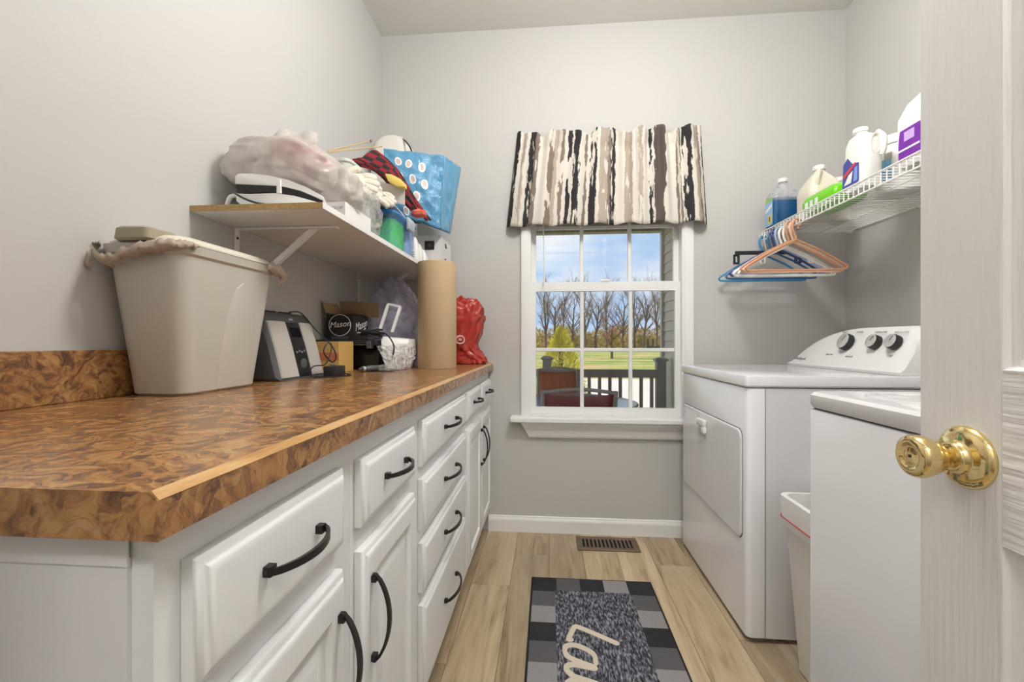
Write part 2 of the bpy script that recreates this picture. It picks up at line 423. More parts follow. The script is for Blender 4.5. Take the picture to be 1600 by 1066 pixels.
def sash(y, z0, z1, zm, rb, rt):
    x0, x1 = WX0 + .014, WX1 - .014; st = .026; d = .026
    s = NB()
    box(s, x0, x0 + st, y, y + d, z0, z1); box(s, x1 - st, x1, y, y + d, z0, z1)
    box(s, x0 + st, x1 - st, y, y + d, z0, z0 + rb); box(s, x0 + st, x1 - st, y, y + d, z1 - rt, z1)
    so = obj('sash', s, TRIM, win)
    gx0, gx1, gz0, gz1 = x0 + st, x1 - st, z0 + rb, z1 - rt
    xs = [gx0, gx0 + (gx1 - gx0) * .337, gx0 + (gx1 - gx0) * .687, gx1]; zs = [gz0, zm, gz1]
    for x in xs[1:-1]: obj('muntin', bbox(x - .010, x + .010, y + .004, y + .022, gz0, gz1, .003, 1), TRIM, so)
    for a, b in zip(xs, xs[1:]):
        obj('muntin', bbox(a + .010 * (a > gx0), b - .010 * (b < gx1), y + .005, y + .021, zm - .010, zm + .010, .003, 1), TRIM, so)
    for a, b in zip(xs, xs[1:]):
        for c, e in zip(zs, zs[1:]): obj('pane', box(NB(), a, b, y + .012, y + .014, c, e), GLASS, so)
    return so
sash(YB + .018, 0.645, 1.362, 0.992, .032, .05)
sash(YB + .050, 1.318, 2.018, 1.668, .044, .04)
obj('sash_lock', bbox(.28, .33, YB + .012, YB + .03, 1.362, 1.374, .003), TRIM, win)
st = bbox(-.205, .80, YB - .075, YB + .02, .606, .634, .006, 3); obj('stool', st, TRIM, win)
pr = [(YB, .606), (YB - .055, .606), (YB - .052, .590), (YB - .030, .560), (YB - .024, .530), (YB - .018, .518), (YB, .515)]
bm = loft(NB(), [[Vector((x + e * (.606 - z) * .5, y, z)) for y, z in pr] for x, e in ((-.15, 1), (.755, -1))])
obj('apron', bm, TRIM, win)
bl = thing('window_blind', (.3, YB, 1.98), 'white raised mini blind with a thin hanging wand behind the valance', 'blind')
obj('headrail', bbox(WX0 + .02, WX1 - .02, YB - .012, YB + .012, 1.965, 2.01, .003), WHITEP, bl)
obj('slat_stack', bbox(WX0 + .02, WX1 - .02, YB - .010, YB + .010, 1.86, 1.962, .003), WHITEP, bl)
obj('wand', tube(NB(), [(-.027, YB - .004, 1.975), (-.029, YB - .004, 1.7), (-.025, YB - .006, 1.34)], .0032), WHITEP, bl, True)

# valance
def valance_mat():
    m = bpy.data.materials.new('brush_stroke_fabric'); m.use_nodes = True; nt = m.node_tree; b = nt.nodes['Principled BSDF']; L = nt.links.new
    uv = nt.nodes.new('ShaderNodeUVMap'); uv.uv_map = 'UVMap'; sp = nt.nodes.new('ShaderNodeSeparateXYZ'); L(uv.outputs['UV'], sp.inputs[0])
    mp = nt.nodes.new('ShaderNodeMapping'); mp.inputs['Scale'].default_value = (60, 7, 1); L(uv.outputs['UV'], mp.inputs['Vector'])
    n = nt.nodes.new('ShaderNodeTexNoise'); n.inputs['Scale'].default_value = 1; n.inputs['Detail'].default_value = 6; n.inputs['Roughness'].default_value = .65; L(mp.outputs['Vector'], n.inputs['Vector'])
    ma = nt.nodes.new('ShaderNodeMath'); ma.operation = 'MULTIPLY_ADD'; ma.inputs[1].default_value = 0.042; L(n.outputs['Fac'], ma.inputs[0])
    sb = nt.nodes.new('ShaderNodeMath'); sb.operation = 'SUBTRACT'; sb.inputs[1].default_value = 0.021; L(sp.outputs['X'], sb.inputs[0]); L(sb.outputs[0], ma.inputs[2])
    W = (.68, .63, .56); K = (.022, .020, .022); G = (.22, .17, .14); H = (.42, .35, .29); B = (.10, .075, .065)
    st = [(0, K), (.022, W), (.04, H), (.062, W), (.082, K), (.108, G), (.132, W), (.186, G), (.212, H), (.232, W), (.25, G), (.268, W), (.288, K), (.306, W), (.318, K), (.348, W), (.378, G), (.392, W), (.408, K), (.440, W), (.455, H), (.498, G), (.512, K), (.538, W), (.588, H), (.622, W), (.655, H), (.676, W), (.708, K)]
    r1 = ramp(nt, st, 'CONSTANT'); L(ma.outputs[0], r1.inputs['Fac'])
    st2 = [(.70, W), (.712, K), (.728, W), (.736, B), (.79, W), (.845, G), (.858, W), (.868, G), (.876, W), (.886, K), (.925, W), (.942, H), (.962, G), (.972, W), (.988, K)]
    r2 = ramp(nt, st2, 'CONSTANT'); L(ma.outputs[0], r2.inputs['Fac'])
    gt = nt.nodes.new('ShaderNodeMath'); gt.operation = 'GREATER_THAN'; gt.inputs[1].default_value = 0.705; L(ma.outputs[0], gt.inputs[0])
    mx = nt.nodes.new('ShaderNodeMix'); mx.data_type = 'RGBA'; L(gt.outputs[0], mx.inputs['Factor']); L(r1.outputs['Color'], mx.inputs['A']); L(r2.outputs['Color'], mx.inputs['B'])
    mp2 = nt.nodes.new('ShaderNodeMapping'); mp2.inputs['Scale'].default_value = (34, 2.6, 1); L(uv.outputs['UV'], mp2.inputs['Vector'])
    n2 = nt.nodes.new('ShaderNodeTexNoise'); n2.inputs['Scale'].default_value = 1; n2.inputs['Detail'].default_value = 5; L(mp2.outputs['Vector'], n2.inputs['Vector'])
    gp = ramp(nt, [(.565, (0, 0, 0)), (.58, (1, 1, 1))]); L(n2.outputs['Fac'], gp.inputs['Fac'])
    m2 = nt.nodes.new('ShaderNodeMix'); m2.data_type = 'RGBA'; m2.inputs['B'].default_value = (*W, 1); L(gp.outputs['Color'], m2.inputs['Factor']); L(mx.outputs['Result'], m2.inputs['A'])
    L(m2.outputs['Result'], b.inputs['Base Color']); b.inputs['Roughness'].default_value = .85
    return m
val = thing('valance', (.3, YB - .06, 2.1), 'cream window valance with black and grey brush strokes', 'valance')
NX, NZ = 150, 26
bm = NB(); uvl = bm.loops.layers.uv.new('UVMap'); G = []
for j in range(NZ + 1):
    v = j / NZ; row = []
    for i in range(NX + 1):
        u = i / NX
        xt = -.170 + u * (.795 + .170); xb = -.228 + u * (.828 + .228)
        x = xb + (xt - xb) * v
        edge = min(1, min(u, 1 - u) / .05)
        d = .055 + .016 * sin(u * 2 * pi * 6.5 + .6) * (.45 + .55 * (1 - v)) + .008 * sin(u * 2 * pi * 15 + 3 * sin(u * 9)) * (.4 + v) + .006 * noise.noise(Vector((u * 12, v * 3, 2)))
        if v > .84: d += .010 * sin(u * 2 * pi * 11 + 2 * sin(u * 7)) * (v - .84) / .16
        if abs(v - .83) < .03: d -= .008
        d = .006 + (d - .006) * (edge ** .6)
        z = 1.653 + v * .495
        if v > .84: z += (.012 * sin(u * 2 * pi * 4.3 + 1) + .010 * sin(u * 2 * pi * 9 + 2)) * (v - .84) / .16
        if v < .1: z += .006 * sin(u * 2 * pi * 6.5 + 2.2) * (1 - v / .1)
        row.append(bm.verts.new((x, YB - .012 - d, z)))
    G.append(row)
for j in range(NZ):
    for i in range(NX):
        f = bm.faces.new((G[j][i], G[j][i + 1], G[j + 1][i + 1], G[j + 1][i]))
        for l, (a, c) in zip(f.loops, ((i, j), (i + 1, j), (i + 1, j + 1), (i, j + 1))): l[uvl].uv = (a / NX, c / NZ)
vo = obj('fabric', bm, valance_mat(), val, 'all')
sm = vo.modifiers.new('thickness', 'SOLIDIFY'); sm.thickness = .0015
obj('curtain_rod', tube(NB(), [(-.165, YB - .003, 2.075), (-.165, YB - .028, 2.075), (.79, YB - .028, 2.075), (.79, YB - .003, 2.075)], .006, 8), WHITEP, val, True)

# ------------------------------------------------------------------ floor register and rug
vt = thing('floor_register', (.295, 2.29, 0), 'brown metal floor register set in the planks under the window', 'floor vent')
VX0, VX1, VY0, VY1 = .143, .452, 2.212, 2.362
VBR = M_('brown_register_metal', (.16, .105, .07), .45, .3)
obj('duct', box(NB(), VX0 + .01, VX1 - .01, VY0 + .01, VY1 - .01, .0002, .0012), M_('dark_duct', (.006, .005, .005), .9), vt)
bm = NB()
box(bm, VX0, VX1, VY0, VY0 + .028, .0003, .007); box(bm, VX0, VX1, VY1 - .028, VY1, .0003, .007)
box(bm, VX0, VX0 + .03, VY0 + .028, VY1 - .028, .0003, .007); box(bm, VX1 - .03, VX1, VY0 + .028, VY1 - .028, .0003, .007)
obj('frame', bev(bm, .0012, 1), VBR, vt)
for k in range(12):
    x = VX0 + .045 + k * (VX1 - VX0 - .09) / 11
    obj('louver', box(NB(), x - .0048, x + .0048, VY0 + .028, VY1 - .028, .0013, .0062), VBR, vt)

rug = thing('runner_rug', (.18, 1.25, 0), 'black and grey checked runner rug with cream script lettering', 'rug')
RX0, RX1, RY0, RY1 = -.074, .436, .50, 1.936
def pile(name, c, v=.35, sc=260): return M_(name, c, .95, var=v, vscale=sc, bump=.8, bscale=400)
RDK, RMD, RLG = pile('rug_charcoal', (.022, .022, .026)), pile('rug_mid_grey', (.105, .103, .108)), pile('rug_light_grey', (.30, .285, .29))
RBL = pile('rug_black_binding', (.012, .012, .010), .2)
RTX = M_('rug_heather_blue_grey', (.10, .105, .13), .95, var=.1)
nt = RTX.node_tree; b_ = nt.nodes['Principled BSDF']
tcr = nt.nodes.new('ShaderNodeTexCoord'); mpr = nt.nodes.new('ShaderNodeMapping'); mpr.inputs['Scale'].default_value = (1, .28, 1); nzr = nt.nodes.new('ShaderNodeTexNoise'); nzr.inputs['Scale'].default_value = 190; nzr.inputs['Detail'].default_value = 3
nt.links.new(tcr.outputs['Object'], mpr.inputs['Vector']); nt.links.new(mpr.outputs['Vector'], nzr.inputs['Vector'])
rr_ = ramp(nt, [(.38, (.012, .013, .02)), (.5, (.07, .075, .10)), (.66, (.30, .30, .33))]); nt.links.new(nzr.outputs['Fac'], rr_.inputs['Fac']); nt.links.new(rr_.outputs['Color'], b_.inputs['Base Color'])
obj('binding', bbox(RX0, RX1, RY0, RY1, .0008, .0072, .002), RBL, rug)
obj('field', box(NB(), RX0 + .1, RX1 - .1, RY0 + .1, RY1 - .1, .0072, .0086), RTX, rug)
bw = .008; cw = (RX1 - RX0 - 2 * bw) / 5; ch = (RY1 - RY0 - 2 * bw) / 14
def check(x0, y0, m):
    obj('check_square', box(NB(), x0, x0 + cw - .0002, y0, y0 + ch - .0002, .0072, .0084), m, rug)
for i, m in enumerate((RDK, RMD, RDK, RLG, RDK)):
    check(RX0 + bw + i * cw, RY1 - bw - ch, m); check(RX0 + bw + i * cw, RY0 + bw, m)
for j in range(1, 13):
    m = (RDK, RMD, RLG)[j % 3]
    for i in (0, 4): check(RX0 + bw + i * cw, RY1 - bw - (j + 1) * ch, m)
RCR = pile('rug_cream_lettering', (.70, .62, .50), .12)
def stroke(pts, w0, k=8):
    """flat script ribbon on the rug; letter space: s towards the doorway, h towards the dryer"""
    P = smooth_path([Vector((.045 + h, 1.625 - s, .0087)) for s, h in [((s_ if s_ < .1 else .1 + (s_ - .1) * 1.5), h_) for s_, h_ in pts]], k); bm = NB()
    for i, p in enumerate(P):
        q = P[min(i + 1, len(P) - 1)]; t = (P[min(i + 1, len(P) - 1)] - P[max(i - 1, 0)]).normalized(); w = w0 * (.8 + .4 * abs(t.x)) / 2; up = Vector((0, 0, .0010 + .00001 * i))
        prism(bm, [p + Vector((w * cos(a), w * sin(a), 0)) for a in [2 * pi * z / 10 for z in range(10)]], up)
        if (q - p).length > 1e-5:
            n = Vector((-(q - p).y, (q - p).x, 0)).normalized() * w; prism(bm, [p + n, q + n, q - n, p - n], up - Vector((0, 0, .000005)))
    return bm
LET = [
    [(.095, .185), (.06, .13), (.022, .065), (.020, .05), (.035, .042), (.085, .024), (.09, .03)],                       # L
    [(.165, .105), (.135, .10), (.112, .05), (.118, .012), (.15, .02), (.178, .10), (.172, .03), (.185, .010), (.205, .03)],  # a
    [(.205, .03), (.222, .10), (.216, .03), (.232, .010), (.26, .04), (.276, .10), (.270, .03), (.285, .010), (.30, .03)],    # u
    [(.30, .03), (.318, .10), (.318, .012), (.345, .09), (.365, .095), (.362, .03), (.378, .010), (.40, .03)],                # n
    [(.452, .10), (.425, .10), (.402, .05), (.41, .012), (.44, .03), (.485, .21), (.465, .05), (.475, .010), (.495, .03)],    # d
    [(.495, .03), (.512, .10), (.525, .105), (.535, .095), (.53, .03), (.545, .010), (.56, .03)],                             # r
    [(.56, .03), (.578, .10), (.572, .03), (.59, .010), (.61, .04), (.63, .10), (.60, -.04), (.58, -.05), (.60, -.005), (.66, .04)]]  # y
for l in LET: obj('script_letter', stroke(l, .0195), RCR, rug)

# ------------------------------------------------------------------ base cabinets and countertop
XF = -.331; CY0 = .345
def pull(c, L, vertical, parent, out=.032):
    """bowed bar pull standing off the +X face at c"""
    c = Vector(c); bm = NB(); rings = []
    for i in range(15):
        t = -1 + 2 * i / 14
        off = out * (1 - t * t) ** .75
        w = .0040 + .0010 * (1 - abs(t)); h = .0028
        a = Vector((0, 0, t * L / 2)) if vertical else Vector((0, t * L / 2, 0))
        s = Vector((0, 1, 0)) if vertical else Vector((0, 0, 1))
        p = c + a + Vector((.004 + off * .86, 0, 0))
        rings.append([p + s * w + Vector((h, 0, 0)), p - s * w + Vector((h, 0, 0)), p - s * w * .8 - Vector((h, 0, 0)), p + s * w * .8 - Vector((h, 0, 0))])
    loft(bm, rings)
    for t in (-1, 1):
        a = Vector((0, 0, t * (L / 2 - .008))) if vertical else Vector((0, t * (L / 2 - .008), 0)); p = c + a
        box(bm, p.x - .0004, p.x + .009, p.y - .0055, p.y + .0055, p.z - .0055, p.z + .0055)
    return obj('handle', bm, BRONZE, parent, True)
def drawer(par, y0, y1, z0, z1, hl=.128):
    x = XF + .0005
    d = obj('drawer_front', rect_loops(NB(), [(0, x), (0, x + .011), (.003, x + .0135), (.007, x + .0145), (.010, x + .0175), (.014, x + .0195), (.020, x + .020)], y0, y1, z0, z1), CABW, par, True)
    pull((x + .0202, (y0 + y1) / 2, (z0 + z1) / 2 + .004), hl, False, d)
def cdoor(par, y0, y1, z0, z1, hside, hl=.16):
    x = XF + .0005
    st = .05
    d = obj('door', rect_loops(NB(), [(0, x), (0, x + .011), (.003, x + .0135), (.007, x + .0145), (.010, x + .0175), (.014, x + .0195), (.020, x + .020), (st, x + .020), (st + .004, x + .012), (st + .010, x + .010), (st + .016, x + .010), (st + .034, x + .0165), (st + .038, x + .0168)], y0, y1, z0, z1), CABW, par, True)
    hy = y1 - .028 if hside > 0 else y0 + .028
    pull((x + .0202, hy, z1 - .03 - hl / 2 - .02), hl, True, d)
def cabinet(y0, y1, label, stile0=.025, stile1=.025, endpanel=False):
    t = thing('base_cabinet', ((XL + XF) / 2, (y0 + y1) / 2, 0), label, 'cabinet', None)
    bm = NB()
    box(bm, XL + .002, XF, y0, y1, .10, ZT - .0395)
    obj('body', bm, CABW, t)
    obj('toe_kick', box(NB(), XL + .01, XF - .065, y0 + .002, y1 - .002, 0.0005, .0995), CABEND, t)
    return t
Z1, Z2 = .724, .843
c1 = cabinet(CY0, .712, 'white base cabinet at the open end of the counter, one wide drawer over one door')
drawer(c1, .372, .662, Z1, Z2, .125); cdoor(c1, .372, .662, .14, .686, 1, .155)
obj('end_panel', box(NB(), XL + .003, XF - .02, CY0 - .004, CY0 - .0003, .10, .858), CABEND, c1)
obj('end_rail', box(NB(), XL + .003, XF - .018, CY0 - .006, CY0 - .0042, .852, ZT - .0395), CABEND, c1)
c2 = cabinet(.7125, 1.071, 'white base cabinet with one drawer and a door hinged away from the drawer stack')
drawer(c2, .728, 1.026, Z1 - .003, Z2 - .006); cdoor(c2, .728, 1.026, .14, .680, -1, .155)
c3 = cabinet(1.0715, 1.70, 'white base cabinet with a stack of four drawers')
for a, b in ((.722, .838), (.560, .689), (.402, .527), (.150, .369)): drawer(c3, 1.094, 1.66, a, b, .17)
c4 = cabinet(1.7005, YB - .002, 'white base cabinet under the far end of the counter, two drawers over two doors')
drawer(c4, 1.715, 2.025, .727, .838, .13); drawer(c4, 2.06, 2.375, .727, .838, .13)
cdoor(c4, 1.715, 2.035, .14, .689, 1, .17); cdoor(c4, 2.05, 2.375, .14, .689, -1, .17)

ct = thing('countertop', (-.62, 1.36, ZT - .039), 'mottled brown laminate countertop with a light wood strip along its edge', 'countertop')
XE = -.3035; CE = .320
bm = NB(); ch_ = .0072
prof = [(XL + .001, ZT - .039), (XE, ZT - .039), (XE, ZT - ch_), (XE - ch_, ZT), (XL + .001, ZT)]
loft(bm, [[Vector((x, y, z)) for x, z in prof] for y in (CE, YB - .001)])
obj('slab', bm, LAM, ct)
bm = prism(NB(), [Vector((XE - .0002, CE + .001, ZT - ch_ + .0002)), Vector((XE - ch_ + .0002, CE + .001, ZT + .0002)), Vector((XE - ch_ + .0008, CE + .001, ZT + .0008)), Vector((XE + .0004, CE + .001, ZT - ch_ + .0008))], (0, YB - CE - .004, 0))
obj('edge_strip', bm, CHAMF, ct)
obj('backsplash', bbox(XL + .001, XL + .02, CE, YB - .001, ZT + .0002, ZT + .1, .002), LAM, ct)

# ------------------------------------------------------------------ open panel door with brass knob
door = thing('door_1', (DX1 - .02, YF + .02, .01), 'white wood-grain panel door standing open beside the washer', 'door', kind='structure')
FX = .517; FT = .552; DY1 = .662; DY0 = -.098; S = .112; ZD = 2.03
zr = [.01, .22, .805, 1.007, 1.60, 1.70, 1.92, ZD]
for a, b in ((DY0, DY0 + S), (DY1 - S, DY1)): obj('stile', bbox(FX, FT, a, b, .01, ZD, .0015), DOORP, door)
ym = (DY0 + DY1) / 2
for a, b in ((zr[0], zr[1]), (zr[2], zr[3]), (zr[4], zr[5]), (zr[6], zr[7])): obj('rail', box(NB(), FX + .0002, FT - .0002, DY0 + S, DY1 - S, a, b), DOORH, door)
for a, b in ((zr[1], zr[2]), (zr[3], zr[4]), (zr[5], zr[6])):
    obj('mullion', box(NB(), FX + .0003, FT - .0003, ym - .05, ym + .05, a, b), DOORP, door)
    for y0, y1 in ((DY0 + S, ym - .05), (ym + .05, DY1 - S)):
        sgn = [(0, FX + .0005), (.004, FX + .006), (.014, FX + .011), (.020, FX + .011), (.045, FX + .004), (.047, FX + .0035)]
        bm = NB(); rings = []
        for i, x in sgn: rings.append([Vector((x, y0 + i, a + i)), Vector((x, y1 - i, a + i)), Vector((x, y1 - i, b - i)), Vector((x, y0 + i, b - i))])
        rings.insert(0, [Vector((FT - .002, y, z)) for y, z in ((y0, a), (y1, a), (y1, b), (y0, b))])
        loft(bm, rings); obj('panel', bm, DOORP, door)
KC = Vector((FX, .592, .896))
RM = Matrix.Rotation(-pi / 2, 3, 'Y')
kn = obj('knob', lathe(NB(), [(.001, .0665), (.0085, .0668), (.0105, .0655), (.0135, .0655), (.0155, .068), (.0195, .069), (.0245, .066), (.0265, .0605), (.0262, .054), (.0225, .043), (.0175, .034), (.0135, .029), (.0125, .022), (.013, .012)], KC, 40, RM.to_3x3()), BRASS, door, 'all')
obj('rosette', lathe(NB(), [(.0135, .0225), (.017, .0225), (.0185, .020), (.0188, .0145), (.022, .0125), (.028, .0112), (.0340, .0085), (.0370, .0055), (.0385, .003), (.0385, -.0005)], KC, 48, RM.to_3x3()), BRASS, kn, 'all')
obj('pin_hole', lathe(NB(), [(.0019, .0655), (.0019, .0674)], KC, 12, RM.to_3x3()), SEAM, kn)

# ------------------------------------------------------------------ dryer
AX, AY0, AY1, AT = .675, 1.58, 2.32, .921
dr = thing('clothes_dryer', (1.02, 1.95, 0), 'white front-loading clothes dryer with a rounded control console', 'dryer')
def rbox(x0, x1, y0, y1, z0, z1, r, e=.004):
    cx, cy, hx, hy = (x0 + x1) / 2, (y0 + y1) / 2, (x1 - x0) / 2, (y1 - y0) / 2
    return loft(NB(), [rrect(cx, cy, hx - e, hy - e, r, z0), rrect(cx, cy, hx, hy, r, z0 + e), rrect(cx, cy, hx, hy, r, z1 - e), rrect(cx, cy, hx - e * .3, hy - e * .3, r, z1 - e * .3), rrect(cx, cy, hx - e, hy - e, r, z1)])
obj('side_cabinet', box(NB(), AX + .064, 1.36, AY0 + .002, AY1 - .002, .018, AT - .044), APPL, dr)
obj('front_panel', rbox(AX + .004, AX + .075, AY0, AY1, .016, AT - .0435, .018), APPL, dr, True)
obj('seam', box(NB(), AX + .0652, AX + .0668, AY0 + .0013, AY1 - .0013, .02, AT - .046), SEAM, dr)
obj('top_gap', box(NB(), AX + .012, 1.355, AY0 + .008, AY1 - .008, AT - .0435, AT - .041), SEAM, dr)
obj('top_panel', rbox(AX, 1.365, AY0 - .003, AY1 + .002, AT - .041, AT, .012, .006), APPL, dr, True)
def yz(g, x, r=.03): return [Vector((x, p.x, p.y)) for p in rrect(1.95, .5345, .335 - g, .1925 - g, r, 0, 6)]
obj('door_gap', loft(NB(), [yz(-.0025, AX + .0042), yz(-.0025, AX + .0032)]), SEAM, dr)
dd = obj('door', loft(NB(), [yz(0, AX + .003), yz(0, AX + .0005), yz(.002, AX - .0018), yz(.005, AX - .0025), yz(.012, AX - .0025)]), APPL, dr, True)
obj('handle', bbox(AX - .020, AX - .0027, 1.945, 2.035, .672, .700, .005, 3), APPLD, dd, True)
obj('handle_post', bbox(AX - .019, AX - .0027, 1.945, 1.975, .642, .673, .005, 3), APPLD, dd, True)
obj('handle_recess', bbox(AX - .0055, AX - .0026, 1.955, 2.035, .618, .668, .001), M_('recess_grey', (.55, .55, .56), .4), dd)
for k, (y, z) in enumerate(((2.262, .694), (2.262, .680), (2.262, .668), (2.245, .69))): obj('printed_mark', box(NB(), AX - .0032, AX - .0026, y - .008, y + .008, z, z + .004), GREYTXT, dd)
for y in (AY0 + .05, AY1 - .05):
    for x in (AX + .085, 1.30): obj('foot', lathe(NB(), [(.02, 0), (.022, .003), (.016, .01), (.013, .018)], (x, y, 0), 14), APPLD, dr, True)
# console: arched in Y, face leaning back
CX0, CYN, CYF = 1.19, 1.60, 2.31
def arch(y):
    t = (CYF - y) / (CYF - CYN)
    h = .172 * (max(0.0, 1 - (1 - min(1, t / .62)) ** 2.3)) ** .62
    if t > .90: h = .172 - .085 * ((t - .90) / .10) ** 3
    return max(h, .012)
rings = []
for i in range(41):
    y = CYF + (CYN - CYF) * i / 40; h = arch(y); z0 = AT + .0005
    le = .42
    rings.append([Vector((CX0, y, z0)), Vector((CX0 - .004, y, z0 + .010)), Vector((CX0 + .012, y, z0 + .022 * min(1, h / .03))), Vector((CX0 + .012 + le * (h - .012), y, z0 + max(h - .010, .011))), Vector((CX0 + .02 + le * h, y, z0 + h)), Vector((CX0 + .05 + le * h, y, z0 + h)), Vector((1.36, y, z0 + h * .75)), Vector((1.36, y, z0))])
con = obj('console', loft(NB(), rings), APPLD, dr, True)
nrm = Vector((-1, 0, .42)).normalized()
def face_pt(y, h, off=0): return Vector((CX0 + .012 + .42 * (h - .022), y, AT + h)) + nrm * off
rot = Vector((0, 0, 1)).rotation_difference(nrm).to_matrix()
for y, h, r in ((1.945, .112, .034), (1.785, .112, .027), (1.69, .112, .027)):
    k = obj('dial', lathe(NB(), [(r * 1.02, 0), (r * 1.02, .010), (r, .018), (r * .96, .022)], face_pt(y, h), 28, rot), BLACKM, con, True)
    obj('dial_face', lathe(NB(), [(r * .93, .0215), (r * .93, .0245), (r * .86, .0255)], face_pt(y, h), 28, rot), SILVER, k, True)
    bm = NB(); tube(bm, [face_pt(y, h, .0262), face_pt(y - r * .35, h + r * .6, .0262)], .0012, 5); obj('pointer', bm, SEAM, k)
Mf = lambda y, h: frame_m(face_pt(y, h, .0012), (0, -1, 0), (.42, 0, 1))
text('logo', 'Whirlpool', .022, Mf(2.235, .035), GREYTXT, con)
for s_, y, h in (('HEAVY', 1.99, .155), ('NORMAL', 1.90, .155), ('TIMED DRY', 2.03, .06), ('DELICATE', 1.90, .055), ('TEMPERATURE', 1.785, .152), ('END OF CYCLE', 1.685, .150), ('START', 1.69, .066)):
    text('printed_mark', s_, .0095, Mf(y, h), GREYTXT, con)

# ------------------------------------------------------------------ washer
wa = thing('washing_machine', (.96, .78, 0), 'white top-loading washing machine beside the open door', 'washer')
WXF, WY0, WY1 = .62, .425, 1.12
obj('cabinet_shell', rbox(WXF + .002, 1.30, WY0, WY1, .016, AT - .042, .014), APPL, wa, True)
obj('top_gap', box(NB(), WXF + .012, 1.29, WY0 + .01, WY1 - .01, AT - .042, AT - .038), SEAM, wa)
bm = NB(); cx, cy, hx, hy = (WXF + 1.30) / 2, (WY0 + WY1) / 2, (1.30 - WXF) / 2, (WY1 - WY0) / 2
loft(bm, [rrect(cx, cy, hx - .004, hy - .004, .02, AT - .038), rrect(cx, cy, hx, hy, .02, AT - .03), rrect(cx, cy, hx, hy, .02, AT - .008), rrect(cx, cy, hx - .006, hy - .006, .02, AT - .001), rrect(cx, cy, hx - .014, hy - .014, .02, AT), rrect(cx - .04, cy, hx - .11, hy - .07, .03, AT - .002), rrect(cx - .04, cy, hx - .115, hy - .075, .03, AT - .014)])
obj('top_deck', bm, APPL, wa, True)
lid = obj('lid', rbox(cx - .04 - hx + .122, cx - .04 + hx - .122, cy - hy + .082, cy + hy - .082, AT - .0135, AT - .001, .03, .005), APPL, wa, True)
obj('lid_grip', rbox(cx - .04 - hx + .125, cx - .04 - hx + .16, cy - .10, cy + .10, AT - .0008, AT + .007, .01, .003), APPLD, lid, True)
rings = []
for i in range(25):
    y = WY1 - .02 + (WY0 - WY1 + .04) * i / 24; t = i / 24; h = .14 * (max(0, 1 - (1 - min(1, t / .5)) ** 2.3)) ** .6 if t < .5 else .14 * (max(0, 1 - (1 - min(1, (1 - t) / .3)) ** 2.3)) ** .6
    h = max(h, .012); z0 = AT + .0005; c0 = 1.18
    rings.append([Vector((c0, y, z0)), Vector((c0 + .02, y, z0 + h * .3)), Vector((c0 + .02 + .4 * h, y, z0 + h)), Vector((1.27, y, z0 + h)), Vector((1.30, y, z0 + h * .7)), Vector((1.30, y, z0))])
obj('console', loft(NB(), rings), APPLD, wa, True)
for y in (WY0 + .05, WY1 - .05):
    for x in (WXF + .06, 1.24): obj('foot', lathe(NB(), [(.02, 0), (.022, .004), (.014, .016)], (x, y, 0), 12), APPLD, wa, True)

# tall bin between the machines
tb = thing('waste_bin', (.92, 1.35, 0), 'tall cream bin with a white liner between washer and dryer', 'bin')
cxb, cyb = .925, 1.34
bm = loft(NB(), [rrect(cxb, cyb, .135, .135, .03, .001), rrect(cxb, cyb, .14, .14, .03, .006), rrect(cxb, cyb, .172, .168, .035, .50), rrect(cxb, cyb, .172, .168, .035, .53), rrect(cxb, cyb, .166, .162, .033, .53), rrect(cxb, cyb, .135, .132, .03, .02)])
obj('body', bm, CREAMP if False else M_('cream_bin_plastic', (.76, .73, .68), .4), tb, True)
def wav(r_, amp, sd): return [p + Vector(((p.x - cxb), (p.y - cyb), 0)).normalized() * amp * noise.noise(Vector((p.x * 30 + sd, p.y * 30, p.z * 20))) + Vector((0, 0, amp * 1.5 * noise.noise(Vector((p.x * 22, p.y * 22, sd))))) for p in r_]
N_ = 10
bm = loft(NB(), [wav(rrect(cxb, cyb, .176, .172, .036, .455, N_), .006, 1), wav(rrect(cxb, cyb, .179, .175, .036, .49, N_), .003, 2), wav(rrect(cxb, cyb, .181, .177, .036, .525, N_), .002, 3), rrect(cxb, cyb, .180, .176, .036, .545, N_), rrect(cxb, cyb, .166, .162, .033, .546, N_), wav(rrect(cxb, cyb, .158, .154, .033, .50, N_), .004, 5), wav(rrect(cxb, cyb, .14, .14, .033, .3, N_), .01, 6)], False, False)
obj('liner', bm, LINERW, tb, True)
obj('drawstring', tube(NB(), wav(rrect(cxb, cyb, .1795, .1755, .036, .478, N_), .002, 2), .0022, 5, True), M_('red_drawstring', (.55, .10, .09), .5), tb, True)

# ------------------------------------------------------------------ wire shelf on the right wall
WS = M_('white_vinyl_wire', (.86, .85, .83), .35)
SX, SZ, SLB = 1.09, 1.600, 1.555; SY0, SY1 = .85, 2.395
ws = thing('wire_shelf', (1.31, 1.62, SZ), 'white wire shelf mounted above the washer and dryer', 'shelf')
wire0 = None; yy = SY1 - .006; k = 0
while yy > SY0:
    if wire0 is None:
        wire0 = obj('wire', tube(NB(), [(XR - .006, yy, SZ), (SX + .006, yy, SZ), (SX + .001, yy, SZ - .004), (SX, yy, SLB)], .0021, 5), WS, ws, True)
    else: part_copy(wire0, ws, (0, -k * .0262, 0))
    k += 1; yy = SY1 - .006 - k * .0262
for x, z, r in ((SX, SZ - .0005, .0032), (SX, SLB, .0032), (SX + .15, SZ - .005, .003), (SX + .29, SZ - .005, .003), (XR - .008, SZ - .004, .0032)):
    obj('long_wire', tube(NB(), [(x, SY0, z), (x, SY1, z)], r, 6), WS, ws, True)
